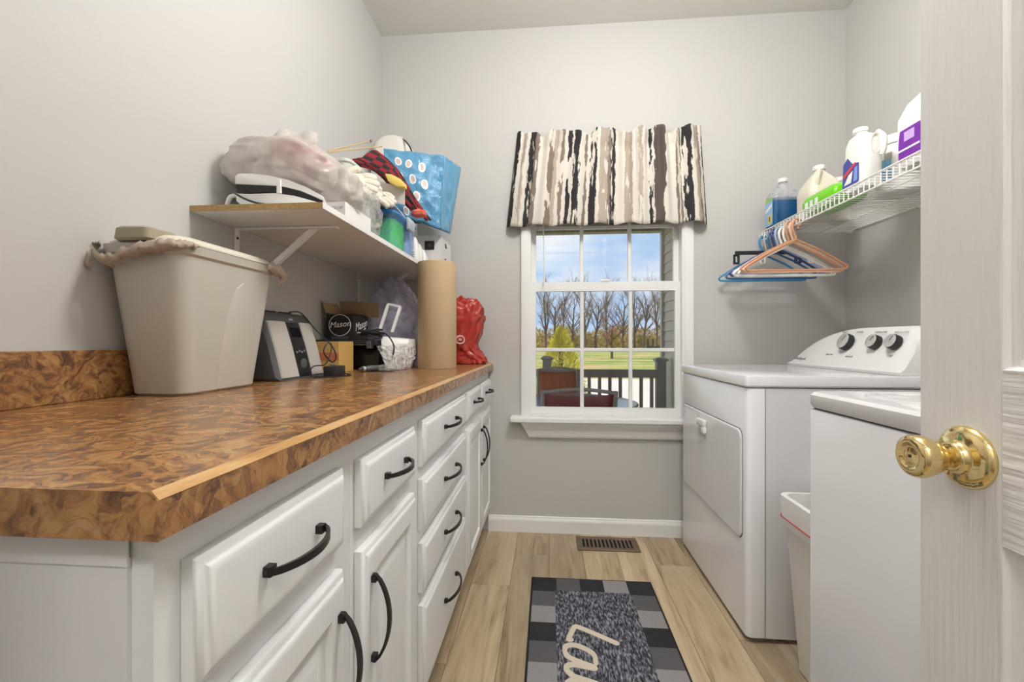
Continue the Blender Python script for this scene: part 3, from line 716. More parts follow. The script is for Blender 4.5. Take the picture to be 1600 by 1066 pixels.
for y in (2.36, 1.93, 1.5, 1.07):
    obj('wall_clip', bbox(XR - .018, XR - .0005, y - .009, y + .009, SZ - .016, SZ - .0045, .003), WHITEP, ws)

# ------------------------------------------------------------------ hangers on the shelf lip
def hanger(y, col, label, w=.43, dz=0, dx=0, notch=False, rough=.4, r=.0054, tilt=0.0):
    x = SX + dx; t = thing('clothes_hanger', (x, y, SLB), label, 'hanger', 'plastic hangers on the wire shelf lip')
    m = M_('hanger_plastic', col, rough); zt = SLB + .022 + dz
    ax = zt - .088; bz = ax - .135
    hook = [(x + .018, y, zt - .030), (x + .021, y, zt - .012), (x + .012, y, zt), (x - .002, y, zt + .001), (x - .013, y, zt - .012), (x - .014, y, zt - .04), (x - .004, y, zt - .07), (x, y, ax)]
    obj('hook', tube(NB(), smooth_path(hook, 4), r, 8), m, t, True)
    h = w / 2
    def sp(px, pz): return Vector((x + px, y + tilt * px, pz))
    loop = [sp(0, ax), sp(-h * .5, ax - .052), sp(-h + .035, bz + .038), sp(-h + .008, bz + .022), sp(-h, bz + .012), sp(-h + .008, bz + .002), sp(-h + .03, bz), sp(0, bz), sp(h - .03, bz), sp(h - .008, bz + .002), sp(h, bz + .012), sp(h - .008, bz + .022), sp(h - .035, bz + .038), sp(h * .5, ax - .052)]
    obj('frame', tube(NB(), loop, r, 8, True), m, t, True)
    if notch:
        for s in (-1, 1): obj('strap_hook', tube(NB(), [sp(s * h * .45, ax - .05), sp(s * h * .45, ax - .075), sp(s * h * .52, ax - .078), sp(s * h * .54, ax - .066)], r * .8, 6), m, t, True)
    return t
TAN = (.60, .30, .17)
hanger(2.05, TAN, 'tan plastic hanger hanging foremost over the shelf lip', .43)
hanger(2.075, (.80, .52, .36), 'pale peach plastic hanger just behind the foremost tan one', .43, -.004, .002)
hanger(2.10, TAN, 'tan plastic hanger between the peach and the white hangers', .43, .003, -.004, tilt=.03)
hanger(2.135, (.85, .83, .78), 'white plastic hanger with strap hooks behind the tan hangers', .43, -.012, .004, True)
hanger(2.165, (.85, .83, .79), 'plain white plastic hanger hanging next to the white one with strap hooks', .44, -.008, 0)
hanger(2.20, (.36, .45, .68), 'light blue plastic hanger among the white and dark blue ones', .42, 0, 0)
hanger(2.235, (.03, .06, .18), 'navy blue plastic hanger with strap hooks', .42, .003, 0, True)
hanger(2.27, (.04, .13, .30), 'dark blue plastic hanger hanging behind the navy one', .43, -.006, 0)
hanger(2.35, (.05, .27, .50), 'bright blue plastic hanger hanging hard by the window wall', .43, -.006, -.004)
hk = thing('clip_hanger', (SX, 2.31, SLB), 'black trouser hanger with a clip at each end', 'hanger')
obj('hook', tube(NB(), smooth_path([(SX + .016, 2.31, SLB - .002), (SX + .016, 2.31, SLB + .016), (SX, 2.31, SLB + .024), (SX - .014, 2.31, SLB + .008), (SX - .008, 2.31, SLB - .04), (SX, 2.31, SLB - .065)], 4), .003, 8), SILVER, hk, True)
obj('bar', bbox(SX - .155, SX + .155, 2.306, 2.314, SLB - .082, SLB - .062, .003), BLACKM, hk)
for s in (-1, 1):
    bm = NB(); x0 = SX + s * .148
    for a, b, c_, d in ((-.013, .013, -.088, -.080), (-.013, .013, -.128, -.120), (-.013, -.007, -.122, -.084), (.007, .013, -.122, -.084)): box(bm, x0 + a, x0 + b, 2.302, 2.318, SLB + c_, SLB + d)
    obj('clip', bm, BLACKM, hk)

# ------------------------------------------------------------------ bottles and jugs on the wire shelf
ZS = SZ + .0025
def cap(t, x, y, z, r, h, m): return obj('cap', lathe(NB(), [(r, z), (r, z + h * .85), (r * .92, z + h)], (x, y, 0), 20), m, t, True)
def label_wrap(t, x, y, hx, hy, r, z0, z1, m, a0=0, a1=24, n=5, name='label'):
    rg = [rrect(x, y, hx + .0008, hy + .0008, r, z, n)[a0:a1] for z in (z0, z1)]
    return obj(name, loft(NB(), rg, False, False, False), m, t, True)
def jug(x, y, hx, hy, H, body, capm, label, cat, r=.03, neck=.02, gap=True, shoulder=.62, name='jug', ang=0):
    t = thing(name, (x, y, ZS), label, cat)
    z = ZS; sh = H * shoulder
    rg = [rrect(x, y, hx * .92, hy * .92, r, z), rrect(x, y, hx, hy, r, z + .01), rrect(x, y, hx, hy, r, z + sh)]
    for q in (.25, .5, .75, 1):
        k = 1 - q ** 1.4; rg.append(rrect(x, y, neck + (hx - neck) * k, neck + (hy - neck) * k, max(neck * .99, r * k), z + sh + (H - .028 - sh) * q))
    rg.append(rrect(x, y, neck, neck, neck, z + H - .012))
    obj('body', loft(NB(), rg), body, t, True)
    cap(t, x, y, z + H - .020, neck * 1.2, .020, capm)
    return t
BLIQ = M_('blue_liquid', (.01, .09, .24), .12, coat=.4); CLR = film('clear_pet', (.75, .80, .82), .35, .1, .1, 8)
# washer-fluid jug: liquid body below, clear shoulder above
x, y = 1.160, 2.30
t = thing('washer_fluid_bottle', (x, y, ZS), 'clear bottle of dark blue liquid with a white cap on the wire shelf', 'bottle')
bo = obj('liquid', loft(NB(), [rrect(x, y, .058, .045, .016, ZS), rrect(x, y, .064, .050, .018, ZS + .008), rrect(x, y, .064, .050, .018, ZS + .138)]), BLIQ, t, True)
rg = [rrect(x, y, .0655, .0515, .019, ZS + .125), rrect(x, y, .0655, .0515, .019, ZS + .150), rrect(x, y, .058, .045, .022, ZS + .172), rrect(x, y, .040, .034, .024, ZS + .195), rrect(x, y, .019, .019, .018, ZS + .215), rrect(x, y, .018, .018, .017, ZS + .232)]
obj('clear_shoulder', loft(NB(), rg), CLR, t, True); cap(t, x, y, ZS + .226, .021, .018, WHITEP)
LBL = M_('pale_blue_label', (.28, .50, .78), .4, var=.15, vscale=40); YEL = M_('yellow_print', (.80, .62, .04), .5); REDP = M_('red_print', (.65, .05, .04), .5); WPR = M_('white_print', (.85, .85, .85), .5)
q = x - .0652
obj('label', bbox(q - .0012, q, y - .036, y + .036, ZS + .010, ZS + .128, .0004, 1), LBL, t)
obj('printed_panel', box(NB(), q - .0020, q - .0013, y - .024, y + .008, ZS + .022, ZS + .062), YEL, t)
obj('printed_mark', box(NB(), q - .0028, q - .0021, y - .014, y - .004, ZS + .030, ZS + .054), SEAM, t)
obj('printed_band', prism(NB(), [Vector((q - .0013, y + a, ZS + b)) for a, b in ((.030, .078), (-.030, .098), (-.030, .114), (.030, .094))], (-.0008, 0, 0)), WPR, t)
obj('green_sticker', bbox(q - .0012, q, y - .030, y + .036, ZS + .129, ZS + .148, .0004, 1), M_('green_print', (.30, .62, .15), .5), t)
# cream gallon jug
t = jug(1.245, 2.150, .072, .072, .245, CREAMP, WHITEP, 'cream gallon jug with a white cap beside the blue liquid bottle', 'jug', .03, .021, shoulder=.50)
label_wrap(t, 1.245, 2.150, .072, .072, .03, ZS + .025, ZS + .110, M_('faded_cream_label', (.78, .70, .60), .5, var=.15, vscale=60), 11, 24)
obj('handle', tube(NB(), smooth_path([(1.208, 2.095, ZS + .13), (1.199, 2.083, ZS + .165), (1.213, 2.097, ZS + .200), (1.235, 2.131, ZS + .216)], 5), .010, 8), CREAMP, t, True)
jug(1.36, 2.20, .040, .040, .205, M_('translucent_bottle', (.74, .68, .58), .3), WHITEP, 'small translucent bottle behind the green packet', 'bottle', .02, .018, shoulder=.6, name='bottle')
GRN = M_('bright_green_film', (.17, .62, .015), .3, var=.15, vscale=25, bump=.3, bscale=40)
t = thing('wipes_packet', (1.19, 1.935, ZS), 'bright green soft packet lying on the wire shelf', 'packet')
bm = loft(NB(), [rrect(1.190 , 1.960, hx, hy * .88, .02, z) for hx, hy, z in ((.055, .125, ZS), (.064, .135, ZS + .010), (.066, .136, ZS + .044), (.058, .125, ZS + .064), (.03, .09, ZS + .070))])
obj('pouch', bm, GRN, t, 'all')
for yy in (2.03, 1.995, 1.96): obj('printed_letter', bbox(1.1215, 1.1238, yy - .010, yy + .010, ZS + .016, ZS + .042, .0008, 1), WPR, t)
# white bleach-type jug with a side handle
x, y = 1.166, 1.747
t = thing('bleach_jug', (x, y, ZS), 'tall white jug with an angular blue label and a through handle', 'jug')
hx, hy, H = .036, .060, .222
bm = NB(); rg = []
for k, s in ((0, .93), (.04, 1), (.62, 1), (.78, .97), (.88, .78), (.93, .45)):
    rg.append(rrect(x - (.0 if k < .8 else .006), y, hx * s, hy * (s if k < .8 else s * .8), .026 * max(s, .5), ZS + H * k))
rg.append(rrect(x - .008, y, .021, .021, .0205, ZS + H * .94)); rg.append(rrect(x - .008, y, .021, .021, .0205, ZS + H * .96))
obj('body', loft(NB(), rg), WHITEP, t, True); cap(t, x - .008, y, ZS + H * .955, .024, .016, WHITEP)
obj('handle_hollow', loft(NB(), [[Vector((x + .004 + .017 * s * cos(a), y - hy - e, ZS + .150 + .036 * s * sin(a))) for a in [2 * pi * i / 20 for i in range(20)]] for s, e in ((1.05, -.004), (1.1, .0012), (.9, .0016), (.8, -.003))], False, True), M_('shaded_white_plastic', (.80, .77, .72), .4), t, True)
obj('handle', tube(NB(), smooth_path([(x + .026, y - hy + .004, ZS + .108), (x + .029, y - hy - .003, ZS + .135), (x + .028, y - hy - .003, ZS + .170), (x + .016, y - hy + .012, ZS + .196)], 5), .0095, 8), WHITEP, t, True)
BLB = M_('deep_blue_label', (.05, .07, .33), .4, var=.2, vscale=40)
pl = [(-.056, .012), (.028, .012), (.034, .028), (.034, .092), (.0, .098), (-.026, .128), (-.050, .112)]
def side(poly, e, d): return prism(NB(), [Vector((x - hx - e, y - a, ZS + b)) for a, b in poly], (-d, 0, 0))
obj('label', side(pl, .0004, .0012), BLB, t)
obj('printed_band', side(((-.048, .070), (.018, .100), (.018, .088), (-.048, .056)), .0018, .0008), REDP, t)
obj('printed_panel', side(((-.045, .030), (-.02, .062), (.004, .072), (-.006, .030)), .0018, .0006), WPR, t)
obj('printed_panel', side(((.006, .030), (.028, .030), (.028, .082), (.014, .080)), .0018, .0006), M_('light_blue_print', (.22, .34, .70), .4), t)
# white tub
x, y = 1.345, 1.80
t = thing('detergent_tub', (x, y, ZS), 'round white lidded tub with a light blue label on the wire shelf', 'tub')
obj('body', lathe(NB(), [(.080, ZS), (.083, ZS + .006), (.092, ZS + .165), (.092, ZS + .172)], (x, y, 0), 36), WHITEP, t, True)
obj('lid', lathe(NB(), [(.092, ZS + .1725), (.097, ZS + .173), (.097, ZS + .200), (.090, ZS + .207), (.02, ZS + .209)], (x, y, 0), 36), WHITEP, t, True)
SKY = M_('sky_blue_label', (.20, .46, .70), .4, var=.12, vscale=50)
def arc_label(x, y, r, a0, a1, z0, z1, m, t, dr=0.0):
    rr2 = [[Vector((x + (r(z) + dr) * cos(a), y + (r(z) + dr) * sin(a), z)) for a in [a0 + (a1 - a0) * i / 10 for i in range(11)]] for z in (z0, (z0 + z1) / 2, z1)]
    return obj('label', loft(NB(), rr2, False, False, False), m, t, True)
rf = lambda z: .0838 + (z - ZS) / .165 * .009
arc_label(x, y, rf, radians(166), radians(212), ZS + .040, ZS + .118, SKY, t, .0008)
arc_label(x, y, rf, radians(198), radians(214), ZS + .116, ZS + .140, M_('grey_seal', (.38, .36, .33), .5), t, .0016)
# big white bottle with purple label
x, y = 1.245, 1.50
t = thing('detergent_bottle', (x, y, ZS), 'large white handled bottle with a purple label by the open door', 'bottle')
rg = [rrect(x, y, a, b, .018, ZS + z) for a, b, z in ((.095, .055, 0), (.102, .060, .01), (.104, .062, .12), (.103, .061, .160), (.084, .050, .205), (.055, .040, .235), (.030, .03, .25))]
obj('body', loft(NB(), rg), WHITEP, t, True)
obj('handle', tube(NB(), smooth_path([(x - .090, y - .045, ZS + .155), (x - .075, y - .062, ZS + .205), (x - .035, y - .055, ZS + .245), (x, y - .02, ZS + .255)], 5), .013, 8), WHITEP, t, True)
cap(t, x, y, ZS + .247, .03, .03, M_('purple_cap', (.20, .05, .32), .4))
PUR = M_('purple_label', (.17, .02, .33), .4, var=.25, vscale=45)
obj('label', prism(NB(), [Vector((x - .1038, y - a, ZS + b)) for a, b in ((-.045, .02), (.040, .02), (.044, .09), (.040, .118), (-.038, .118), (-.044, .08))], (-.0014, 0, 0)), PUR, t)
obj('printed_band', box(NB(), x - .1062, x - .1053, y - .04, y + .045, ZS + .050, ZS + .056), WPR, t)
obj('printed_panel', box(NB(), x - .1062, x - .1053, y - .02, y + .02, ZS + .078, ZS + .108), M_('lilac_print', (.55, .38, .72), .5), t)

# ------------------------------------------------------------------ left shelf
LX, LZ0, LZ = -.572, 1.378, 1.394
sh = thing('wall_shelf', (-.75, 1.74, LZ0), 'white melamine board shelf on brackets above the counter', 'shelf')
obj('board', box(NB(), XL + .001, LX - .001, 1.0815, YB - .001, LZ0, LZ), MELA, sh)
obj('raw_edge', box(NB(), XL + .001, LX - .001, 1.079, 1.0813, LZ0 + .0003, LZ - .0003), PBOARD, sh)
obj('front_edge', box(NB(), LX - .0008, LX, 1.079, YB - .001, LZ0, LZ), MELA, sh)
for y in (1.25, 2.10):
    br = obj('bracket', bbox(XL + .0005, XL + .006, y - .011, y + .011, LZ0 - .23, LZ0 - .0005, .001, 1), MELA, sh)
    obj('arm', bbox(XL + .0062, LX - .045, y - .010, y + .010, LZ0 - .008, LZ0 - .0005, .002), MELA, br)
    obj('brace', prism(NB(), [Vector((XL + .006, y - .008, LZ0 - .20)), Vector((XL + .006, y - .008, LZ0 - .22)), Vector((LX - .11, y - .008, LZ0 - .009)), Vector((LX - .13, y - .008, LZ0 - .009))], (0, .016, 0)), MELA, br)
    for z in (.03, .19): obj('screw', lathe(NB(), [(.0045, 0), (.004, .0015)], (XL + .0061, y, LZ0 - z), 10, Matrix.Rotation(pi / 2, 3, 'Y')), SEAM, br)

# white grill appliance lying at the raw end of the shelf
Yg = 1.115; D_ = .24
def px(pts, Y, d, sk=0.0): return prism(NB(), [at(a, b, Y) for a, b in pts], (sk, d, 0))
t = thing('electric_grill', (-.74, 1.24, LZ), 'white folding kitchen grill with a black band under the white bag', 'appliance')
lo = [(368, 302), (395, 303), (430, 302), (460, 306), (505, 318), (506, 320.5), (378, 320.5), (369, 314)]
hi = [(367, 275), (372, 271), (392, 271), (420, 274), (450, 281), (480, 293), (505, 307), (507, 312), (505, 313), (470, 298), (440, 290), (432, 290), (367, 287)]
mid = [(369, 288), (431, 291), (439, 291), (470, 299), (504, 313.5), (504, 317.5), (470, 309), (440, 302), (431, 300), (372, 302)]
gl = lambda bm: bev(bm, .004, 2)
obj('lower_shell', gl(px(lo, Yg, D_, -.085)), WHITEP, t, True); obj('upper_shell', gl(px(hi, Yg, D_, -.085)), WHITEP, t, True)
obj('black_band', px(mid, Yg + .004, D_ - .008, -.080), BLACK, t)
obj('hinge_clip', bbox(*[v for v in (at(433, 289, Yg).x, at(440, 289, Yg).x)], Yg - .004, Yg + .004, at(435, 303, Yg).z, at(435, 281, Yg).z, .002), WHITEP, t)
obj('foot', bbox(at(372, 0, Yg).x, at(380, 0, Yg).x, Yg + .02, Yg + .04, LZ + .0003, LZ + .006, .001), BLACKM, t)
obj('cord', tube(NB(), smooth_path([at(364, 299, Yg + .01), at(370, 304, Yg - .006), at(383, 311, Yg - .008), at(400, 317, Yg - .008), at(418, 320, Yg - .006)], 5), .0028, 6), BLACK, t, True)
obj('side_handle', tube(NB(), smooth_path([at(371, 305, Yg + .05), at(360, 308, Yg + .05), at(355, 320, Yg + .05), at(357, 321, Yg + .05)], 5), .006, 8), WHITEP, t, True)

# white plastic bag with pink laundry on top of it
t = thing('plastic_bag', (-.76, 1.28, 1.50), 'bulging translucent white plastic bag with something pink inside', 'bag')
bm = blob((-.765, 1.275, 1.550), (.162, .130, .070), .10, 3, 1.6, .62, 64, 36, flat=1.493, ridge=.05)
for v in bm.verts:
    if v.co.x > -.70: v.co.z -= (v.co.x + .70) * .45
o = obj('bag_film', bm, BAGW, t, 'all')
bm = blob((-.62, 1.27, 1.485), (.060, .060, .060), .16, 8, 2.2, .8, 40, 26, flat=1.440, ridge=.08); obj('bag_neck', bm, BAGW, t, 'all')
bm = NB(); G = []
for j in range(7):
    G.append([Vector((-.845 + i * .0125 + .006 * sin(j), 1.22 + .012 * sin(i * .9) + j * .004, 1.606 + j * .0095 - .004 * abs(i - 7) * j / 6 * .5 + .006 * noise.noise(Vector((i * .5, j * .4, 3))))) for i in range(15)])
loft(bm, G, False, False, False); obj('bag_handles', bm, BAGW, t, 'all')
PINK = M_('pink_cloth', (.66, .16, .22), .8)
bm = blob((-.735, 1.272, 1.573), (.072, .100, .036), .12, 5, 2, .7, 28, 16); obj('pink_bundle', bm, PINK, t, 'all')
bm = blob((-.83, 1.275, 1.545), (.07, .09, .042), .12, 6, 2, .7, 28, 16); obj('grey_bundle', bm, M_('pale_grey_cloth', (.62, .58, .55), .8), t, 'all')

# narrow white carton on the front edge
t = thing('small_carton', (-.605, 1.30, LZ), 'narrow white carton with a grey printed end on the shelf edge', 'box')
obj('carton', bbox(-.631, -.576, 1.212, 1.392, LZ + .0002, 1.437, .0008, 1), M_('white_card', (.82, .81, .80), .5), t)
obj('printed_end', box(NB(), -.6305, -.5765, 1.2110, 1.2119, LZ + .001, 1.4365), M_('grey_card', (.60, .57, .54), .55), t)
text('lettering', 'NOOLOP', .0115, frame_m((-.608, 1.2106, 1.419), (1, 0, 0), (0, 0, 1)), GREYTXT, t)
text('lettering', 'SKIN CARE', .0050, frame_m((-.604, 1.2106, 1.408), (1, 0, 0), (0, 0, 1)), GREYTXT, t)

# clear bag of grey things
t = thing('clear_bag', (-.655, 1.48, LZ), 'crinkled clear plastic bag with grey contents behind the narrow carton', 'bag')
obj('bag_film', blob((-.652, 1.478, 1.474), (.062, .072, .088), .16, 12, 2.4, .7, 48, 30, flat=LZ + .001, ridge=.08), BAGC, t, 'all')
obj('contents', blob((-.655, 1.478, 1.462), (.046, .054, .065), .25, 13, 3, .7, 28, 18, flat=LZ + .003), M_('grey_green_contents', (.34, .34, .29), .7, var=.5, vscale=30), t, 'all')

# lidded storage container
t = thing('storage_box', (-.645, 1.735, LZ), 'translucent blue storage box with a clip lid and bright green contents', 'storage box')
bx0, bx1, by0, by1 = -.715, -.575, 1.610, 1.872; bcx, bcy, bhx, bhy = (bx0 + bx1) / 2, (by0 + by1) / 2, (bx1 - bx0) / 2, (by1 - by0) / 2
TBL = film('blue_clear_plastic', (.30, .52, .80), .30, .18, .05, 10)
obj('tub', loft(NB(), [rrect(bcx, bcy, bhx - .006, bhy - .008, .018, LZ + .0005), rrect(bcx, bcy, bhx - .003, bhy - .004, .022, LZ + .008), rrect(bcx, bcy, bhx, bhy, .022, LZ + .118), rrect(bcx, bcy, bhx + .005, bhy + .005, .024, LZ + .120), rrect(bcx, bcy, bhx + .005, bhy + .005, .024, LZ + .127)]), TBL, t, True)
obj('green_contents', loft(NB(), [rrect(bcx, bcy - .045, bhx - .012, bhy - .065, .018, LZ + .004), rrect(bcx, bcy - .045, bhx - .012, bhy - .065, .02, LZ + .045), rrect(bcx, bcy - .045, bhx - .009, bhy - .060, .02, LZ + .110)]), M_('green_contents', (.07, .55, .07), .6, var=.5, vscale=16), t, True)
obj('blue_contents', loft(NB(), [rrect(bcx, bcy + .085, bhx - .012, .036, .018, LZ + .004), rrect(bcx, bcy + .085, bhx - .009, .038, .02, LZ + .110)]), M_('blue_grey_contents', (.30, .45, .72), .6, var=.4, vscale=20), t, True)
LIDB = film('blue_lid_plastic', (.10, .34, .72), .86, .22, .03, 10)
obj('lid', loft(NB(), [rrect(bcx, bcy, bhx + .007, bhy + .007, .026, LZ + .1275), rrect(bcx, bcy, bhx + .007, bhy + .007, .026, LZ + .136), rrect(bcx, bcy, bhx - .010, bhy - .010, .026, LZ + .146), rrect(bcx, bcy, bhx - .03, bhy - .03, .02, LZ + .147)]), LIDB, t, True)
obj('latch', loft(NB(), [rrect(bx1 + .012, bcy + .02, .006, .035, .005, LZ + .096), rrect(bx1 + .014, bcy + .02, .008, .037, .006, LZ + .104), rrect(bx1 + .014, bcy + .02, .008, .037, .006, LZ + .132), rrect(bx1 + .004, bcy + .02, .012, .035, .006, LZ + .142)]), M_('grey_latch', (.42, .46, .52), .35), t, True)

# gloves, sponge and cloth piled on the box and the clear bag
def glove(c, u, v, label, sc=1.0, col=(.74, .68, .58), cuff=(.60, .28, .16)):
    c = Vector(c); u = Vector(u).normalized(); v = Vector(v); v = (v - u * v.dot(u)).normalized(); n = u.cross(v)
    t = thing('garden_glove', c, label, 'glove'); m = M_('glove_cotton', col, .9, var=.08, vscale=60, bump=.4, bscale=120)
    bm = NB()
    def limb(pts, rad, fl=.6):
        P = smooth_path([c + sc * (a * u + b * v + d * n) for a, b, d in pts], 4); k = len(P); rg = []
        for i, p in enumerate(P):
            q = i / (k - 1); r = sc * (rad[0] + (rad[1] - rad[0]) * q) * (1 if q < .9 else max(.25, (1 - ((q - .9) / .1) ** 2)) ** .5)
            tt = (P[min(i + 1, k - 1)] - P[max(i - 1, 0)]).normalized(); s1 = (v - tt * v.dot(tt)).normalized(); s2 = tt.cross(s1)
            rg.append([p + r * (cos(a) * s1 + fl * sin(a) * s2) for a in [2 * pi * z / 10 for z in range(10)]])
        loft(bm, rg)
    limb([(-.07, 0, 0), (-.03, 0, .004), (.01, 0, .004), (.05, 0, 0)], (.030, .043), .45)
    for b, L, d in ((.030, .050, .010), (.011, .062, .004), (-.010, .060, .0), (-.030, .046, -.004)): limb([(.035, b, 0), (.035 + L * .5, b * 1.08, d * .8), (.035 + L, b * 1.1, d - .010)], (.0150, .0125), .85)
    limb([(-.02, .030, 0), (.005, .052, .008), (.028, .060, .010)], (.0155, .0135), .85)
    obj('fabric', bm, m, t, True)
    bm = NB(); rg = [[c + sc * (a * u) + sc * (w * cos(z) * v + w * .5 * sin(z) * n) for z in [2 * pi * i / 14 for i in range(14)]] for a, w in ((-.066, .034), (-.078, .037), (-.088, .037))]
    loft(bm, rg); obj('knit_cuff', bm, M_('glove_cuff', cuff, .9), t, True)
    return t
cl = thing('grey_cloth', (-.64, 1.62, LZ + .15), 'light grey folded cloth draped over the blue storage box lid', 'cloth')
bm = NB(); R_ = []
for j in range(13):
    q = j / 12; r = []
    for i in range(19):
        a = i / 18; x = -.72 + .135 * a; y = 1.545 + .22 * q
        z = LZ + .1505 + .040 * (1 - q) * (.4 + .6 * sin(pi * a)) + .010 * abs(sin(a * 9 + q * 3)) * (1 - .5 * q)
        r.append(Vector((x, y, z)))
    R_.append(r)
loft(bm, R_, False, False, False); o = obj('folds', bm, M_('grey_fabric', (.58, .56, .53), .85, var=.15, vscale=25), cl, 'all'); o.modifiers.new('thickness', 'SOLIDIFY').thickness = .006
glove((-.700, 1.50, 1.598), (1, .25, -.10), (-.1, .5, .9), 'off-white cotton glove lying palm up with its thumb raised', 1.05)
glove((-.640, 1.545, 1.572), (1, .35, -.35), (.2, .8, .35), 'off-white cotton glove lying flat under the one with the raised thumb', .95, (.66, .60, .52))
t = thing('sponge', (-.60, 1.62, LZ + .18), 'yellow and grey scrubbing sponge lying by the gloves', 'sponge')
bm = NB(); pts = [at(a, b, 1.60) for a, b in ((601, 271), (611, 272), (625, 279), (632, 286), (632, 292), (620, 291), (606, 283))]
prism(bm, pts, (0, .03, 0)); obj('foam', bev(bm, .003), M_('yellow_foam', (.80, .62, .16), .8), t, True)
t = thing('grey_card_sleeve', (-.60, 1.64, LZ + .15), 'plain pale grey card sleeve standing behind the yellow sponge', 'card')
obj('sleeve', px(((594, 284), (632, 293), (632, 320), (600, 312)), 1.632, .006), M_('pale_grey_card', (.60, .56, .53), .6), t)

# red and black plaid cloth falling across the shelf
def plaid():
    m = bpy.data.materials.new('red_black_plaid'); m.use_nodes = True; nt = m.node_tree; b = nt.nodes['Principled BSDF']; L = nt.links.new
    uv = nt.nodes.new('ShaderNodeUVMap'); uv.uv_map = 'UVMap'; c = nt.nodes.new('ShaderNodeTexChecker'); c.inputs['Scale'].default_value = 8
    c.inputs['Color1'].default_value = (.24, .012, .02, 1); c.inputs['Color2'].default_value = (.022, .018, .018, 1); L(uv.outputs['UV'], c.inputs['Vector']); L(c.outputs['Color'], b.inputs['Base Color']); b.inputs['Roughness'].default_value = .9
    return m
def sheet(name, P, nu, nv, fn, mat, parent, th=.004):
    """ruled patch between four corners with fn(u,v) offset; carries UVs"""
    bm = NB(); uvl = bm.loops.layers.uv.new('UVMap'); a, b, c, d = [Vector(p) for p in P]; V = []
    for j in range(nv + 1):
        v = j / nv; V.append([bm.verts.new((a.lerp(b, i / nu)).lerp(d.lerp(c, i / nu), v) + Vector(fn(i / nu, v))) for i in range(nu + 1)])
    for j in range(nv):
        for i in range(nu):
            f = bm.faces.new((V[j][i], V[j][i + 1], V[j + 1][i + 1], V[j + 1][i]))
            for l, (p, q) in zip(f.loops, ((i, j), (i + 1, j), (i + 1, j + 1), (i, j + 1))): l[uvl].uv = (p / nu, q / nv)
    o = obj(name, bm, mat, parent, 'all')
    if th: o.modifiers.new('thickness', 'SOLIDIFY').thickness = th
    return o
t = thing('plaid_cloth', (-.60, 1.9, LZ + .16), 'red and black plaid cloth falling across the shelf in front of the blue bag', 'cloth')
sheet('fabric', (at(545, 258, 1.70), at(588, 238, 1.78), at(674, 348, 1.93), at(655, 335, 1.90)), 20, 30, lambda u, v: (.012 * sin(v * 6), .02 * sin(u * pi) * -1 + .010 * noise.noise(Vector((u * 4, v * 6, 1))), .038 * sin(v * pi) + .008 * sin(u * 9 + v * 5)), plaid(), t, .006)
t = thing('coral_cloth', (-.56, 1.88, LZ + .155), 'small coral red rag tucked between the storage box and the plaid cloth', 'cloth')
obj('rag', blob(at(655, 334, 1.865), (.032, .03, .016), .25, 31, 3, .8, 24, 14), M_('coral_fabric', (.70, .16, .10), .85, var=.3, vscale=40), t, 'all')

# boxes and bottles at the far end of the shelf
t = thing('white_carton', (-.595, 2.23, LZ), 'white carton with a black picture on the shelf end by the window wall', 'box')
obj('carton', bbox(-.70, -.525, 2.12, 2.345, LZ + .0002, 1.556, .0008, 1), M_('white_carton_card', (.74, .72, .71), .55), t)
obj('printed_picture', bbox(-.605, -.557, 2.1185, 2.1198, 1.486, 1.530, .0005, 1), BLACKM, t)
obj('printed_detail', lathe(NB(), [(.010, 0), (.008, .001)], (-.580, 2.1184, 1.508), 14, Matrix.Rotation(pi / 2, 3, 'X')), DKGREY, t)
for z, a in ((1.530, .012), (1.455, .014)): obj('printed_mark', prism(NB(), [Vector((-.5248, 2.20, z)), Vector((-.5248, 2.22, z + .008)), Vector((-.5248, 2.25, z - a)), Vector((-.5248, 2.215, z - a * 1.6))], (.0008, 0, 0)), BLACKM, t)
for k, (x, y, h, lb) in enumerate(((-.600, 1.935, .110, 'tallest small white bottle beside the blue storage box'), (-.602, 2.005, .094, 'middle small white bottle in the row on the shelf edge'), (-.600, 2.065, .080, 'shortest small white bottle next to the white carton'))):
    t = thing('small_bottle', (x, y, LZ), lb, 'bottle', 'small white bottles on the shelf edge')
    obj('body', loft(NB(), [rrect(x, y, a, b, .012, LZ + .0003 + h * z) for a, b, z in ((.020, .024, 0), (.022, .026, .05), (.021, .025, .55), (.014, .017, .85), (.008, .009, 1))]), WHITEP, t, True)
    for q in range(3): obj('printed_mark', box(NB(), x - .010, x + .010, y - .0268, y - .0262, LZ + h * (.15 + q * .09), LZ + h * (.18 + q * .09)), GREYTXT, t)

